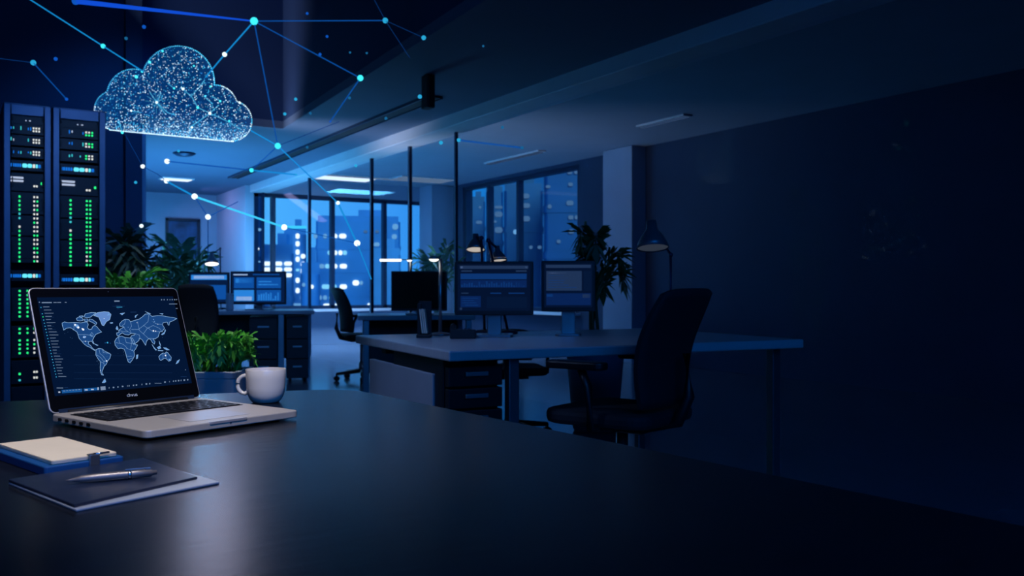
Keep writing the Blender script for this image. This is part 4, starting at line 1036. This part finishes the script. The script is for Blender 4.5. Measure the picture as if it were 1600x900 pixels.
for a in (('b', 'c', .9, L2_), ('b', 'e', 1.0, L2_), ('b', 'f', 1.0, L2_), ('b', 'h', 1.1, L1_), ('h', 'C', 1.1, L1_), ('A', 'g', 1.0, L1_), ('g', 'B', 1.0, L1_), ('i', 'j', .9, L2_), ('D', 'i', .6, L3_), ('c', 'd', .5, L3_), ('e', 'w', 1.1, L2_), ('f', 'p', .9, L2_), ('f', 'E', 1.1, L1_), ('f', 'r', 1.0, L1_), ('r', 's', 1.5, L1_), ('l', 'p', 1.2, L2_), ('p', 'x', 1.3, L1_), ('m', 'n', 1.4, L1_), ('n', 'q', 1.7, L5_), ('n', 'o', .8, L2_), ('o', 'I', .8, L2_), ('q', 's', .8, L2_), ('s', 'G', 1.0, L1_), ('f', 'H', .7, L3_), ('k', 'F', .6, L3_), ('t', 'u', 1.8, L2_), ('q', 'K', 2.6, L5_), ('k', 'L', .6, L3_), ('L', 'm', .6, L3_), ('c', 'J', .5, L3_), ('M', 'c', .5, L3_), ('o', 'N', .9, L3_)): link(*a)
# single dots belonging to nothing
DOTS = [('under the dark ceiling', [(87, 92, 3, E_n4), (197, 60, 2.6, E_n5), (225, 42, 3, E_n4), (480, 21, 2.2, E_n4), (511, 57, 2.2, E_n4), (547, 82, 1.8, E_n5), (573, 83, 1.8, E_n5), (445, 178, 2.6, E_n3), (462, 155, 2.6, E_n3), (485, 177, 2.2, E_n5), (755, 72, 1.8, E_n5)]),
        ('before the pale soffit', [(656, 151, 3.4, E_n3), (603, 185, 2.6, E_n5), (546, 153, 2.4, E_n5), (689, 223, 3.2, E_n3), (785, 199, 2.6, E_n5), (556, 259, 2.6, E_n3), (480, 230, 2.2, E_n5)]),
        ('beside the corridor', [(221, 353, 3, E_n2), (212, 285, 2.4, E_n3), (279, 236, 2.2, E_n3)])]
for where, L_ in DOTS:
    for k, (px, py, r_, e) in enumerate(L_):
        d = depth_for(px, py); bm = B(); ball(bm, (0, 0, 0), r_ / F * d, 2)
        lab = {'under the dark ceiling': 'tiny dim blue dot of light floating alone under the dark ceiling', 'before the pale soffit': 'tiny teal dot of light floating alone before the pale soffit and office ceiling', 'beside the corridor': 'tiny pale dot of light floating alone before the corridor'}[where]
        tag(obj('light_dot', bm, e, loc=at(px, py, d)), lab, 'light dot', 'loose light dots ' + where)

# ------------------------------------------------------------------ light
w = bpy.data.worlds.new('dusk'); sc.world = w; w.use_nodes = True; nt = w.node_tree; nt.nodes.clear()
out = nt.nodes.new('ShaderNodeOutputWorld'); bg = nt.nodes.new('ShaderNodeBackground'); tc = nt.nodes.new('ShaderNodeTexCoord'); sp = nt.nodes.new('ShaderNodeSeparateXYZ')
nt.links.new(tc.outputs['Generated'], sp.inputs[0])
rp = nt.nodes.new('ShaderNodeValToRGB'); el = rp.color_ramp.elements
mr = nt.nodes.new('ShaderNodeMapRange'); mr.inputs['From Min'].default_value = -1; mr.inputs['From Max'].default_value = 1
# how far the view turns from the afterglow (compass bearing), 0..1
nt.links.new(sp.outputs['X'], mr.inputs['Value']); nt.links.new(mr.outputs[0], rp.inputs['Fac'])
def stop(pos, rgb, s=1.0):
    e = rp.color_ramp.elements.new(pos); e.color = (*[v * s for v in lin(rgb)], 1)
el[0].position = 0; el[0].color = (*lin((24, 90, 160)), 1); el[1].position = 1.0; el[1].color = (*lin((5, 20, 52)), 1)
stop(.55, (60, 150, 225)); stop(.63, (78, 178, 250)); stop(.70, (58, 150, 235)); stop(.74, (22, 124, 208)); stop(.765, (18, 84, 150)); stop(.80, (12, 54, 112)); stop(.84, (6, 28, 66))
nt.links.new(rp.outputs['Color'], bg.inputs['Color']); bg.inputs['Strength'].default_value = 1.15
nt.links.new(bg.outputs[0], out.inputs['Surface'])

def area(name, loc, target, size, rgb, energy, sy=None, spread=None):
    l = bpy.data.lights.new(name, 'AREA'); l.energy = energy; l.color = lin(rgb); l.size = size
    if sy: l.shape = 'RECTANGLE'; l.size_y = sy
    if spread: l.spread = spread
    o = bpy.data.objects.new(name, l); C.objects.link(o); o.location = loc
    o.rotation_euler = (Vector(target) - Vector(loc)).to_track_quat('-Z', 'Y').to_euler()
    return o
def spot(name, loc, target, rgb, energy, deg, blend=.6, r=.1):
    l = bpy.data.lights.new(name, 'SPOT'); l.energy = energy; l.color = lin(rgb); l.spot_size = R(deg); l.spot_blend = blend; l.shadow_soft_size = r
    o = bpy.data.objects.new(name, l); C.objects.link(o); o.location = loc
    o.rotation_euler = (Vector(target) - Vector(loc)).to_track_quat('-Z', 'Y').to_euler()
    return o
# ceiling fittings of the glazed office and the corridor, then added fill lights
area('office_panel_light', (5.4, 14.0, 2.78), (5.4, 14.0, 0), 1.6, (160, 208, 255), 70, .6, R(105))
area('office_tube_light', (5.6, 11.5, 2.78), (5.6, 11.5, 0), 2.2, (150, 200, 250), 45, .2, R(105))
area('corridor_tube_light', (2.9, 14.2, 2.6), (2.9, 14.2, 0), 1.0, (90, 180, 240), 85, .6)
area('corridor_ceiling_fill', (2.6, 12.5, .25), (2.6, 12.5, 3), 1.2, (80, 180, 240), 170, 3.0)  # added upward fill that brightens the corridor ceiling
area('return_wall_fill', (3.3, 16.0, 2.5), (4.2, 16.0, 1.2), .4, (190, 185, 255), 5, 1.0)  # added fill that brightens the return wall
area('soffit_fill', (3.15, 9.2, 1.65), (4.2, 9.2, 2.6), .3, (215, 222, 245), 17, 7.5, R(84))  # added light with no fitting, brightens header and soffit
# downlight over the laptop end of the table, then added spots without fittings
kp = cam(-.25, .75, 2.5); spot('table_downlight', kp, cam(-.58, 1.38, .8), (252, 240, 230), 125, 42, .8, .12)
kp = cam(-2.1, 6.3, 2.35); spot('table_streak_fill', kp, cam(-.75, 1.3, .75), (222, 216, 248), 14, 36, .9, .2)  # added unseen light, placed for the streak on the tabletop
spot('rack_fill', cam(-1.6, 3.6, 2.9), cam(-2.6, 6.4, 1.2), (130, 180, 255), 75, 50, .8, .1)  # added cool spot that lifts the rack posts
spot('fern_fill', cam(-1.1, 3.7, 2.6), cam(-1.35, 3.95, .6), (235, 240, 225), 110, 40, .8, .1)  # added spot that brightens the fern
spot('palm_fill', cam(-2.9, 7.0, 3.2), cam(-3.1, 7.5, 1.0), (215, 235, 235), 90, 50, .8, .1)  # added spot that brightens the lime palm
spot('left_wall_fill', cam(-2.6, 7.2, 3.6), cam(-3.9, 9.0, 1.6), (50, 140, 255), 90, 80, .9, .2)  # added blue spot that lifts the dark left wall
spot('desk_fill', cam(-1.5, 2.9, 2.3), cam(-.35, 3.75, .6), (150, 185, 255), 60, 42, .9, .2)  # added spot that brightens the front desk's panel and top
sl = bpy.data.lights.new('facade_fill', 'SUN'); sl.energy = 2.0; sl.color = lin((90, 190, 235)); sl.angle = R(20)  # added blue sun lamp that brightens the tower fronts
so_ = bpy.data.objects.new('facade_fill', sl); C.objects.link(so_); so_.rotation_euler = (fv * .94 + Vector((-.1, .1, -.3))).to_track_quat('-Z', 'Y').to_euler()
# added blue fill behind the viewer, stands in for dim ambient light
area('ambient_fill', (0.5, -2.4, 3.6), (2.5, 6, .8), 4.0, (12, 105, 200), 260)

# ------------------------------------------------------------------ camera
cd = bpy.data.cameras.new('camera'); cd.sensor_width = 36; cd.lens = F / 1600 * 36; cd.clip_start = .02; cd.clip_end = 500
co_ = bpy.data.objects.new('camera', cd); C.objects.link(co_); co_.location = (0, 0, H); co_.rotation_euler = (PI / 2, 0, -YAW)
cd.dof.use_dof = True; cd.dof.focus_distance = 1.75; cd.dof.aperture_fstop = 8.5
sc.camera = co_
sc.view_settings.view_transform = 'Standard'; sc.view_settings.look = 'None'; sc.view_settings.gamma = 1; sc.view_settings.exposure = 0
sc.view_settings.use_curve_mapping = False
sc.cycles.use_denoising = True
sc.cycles.sample_clamp_indirect = 4
sc.cycles.max_bounces = 8; sc.cycles.transparent_max_bounces = 24
sc.cycles.caustics_reflective = False; sc.cycles.caustics_refractive = False
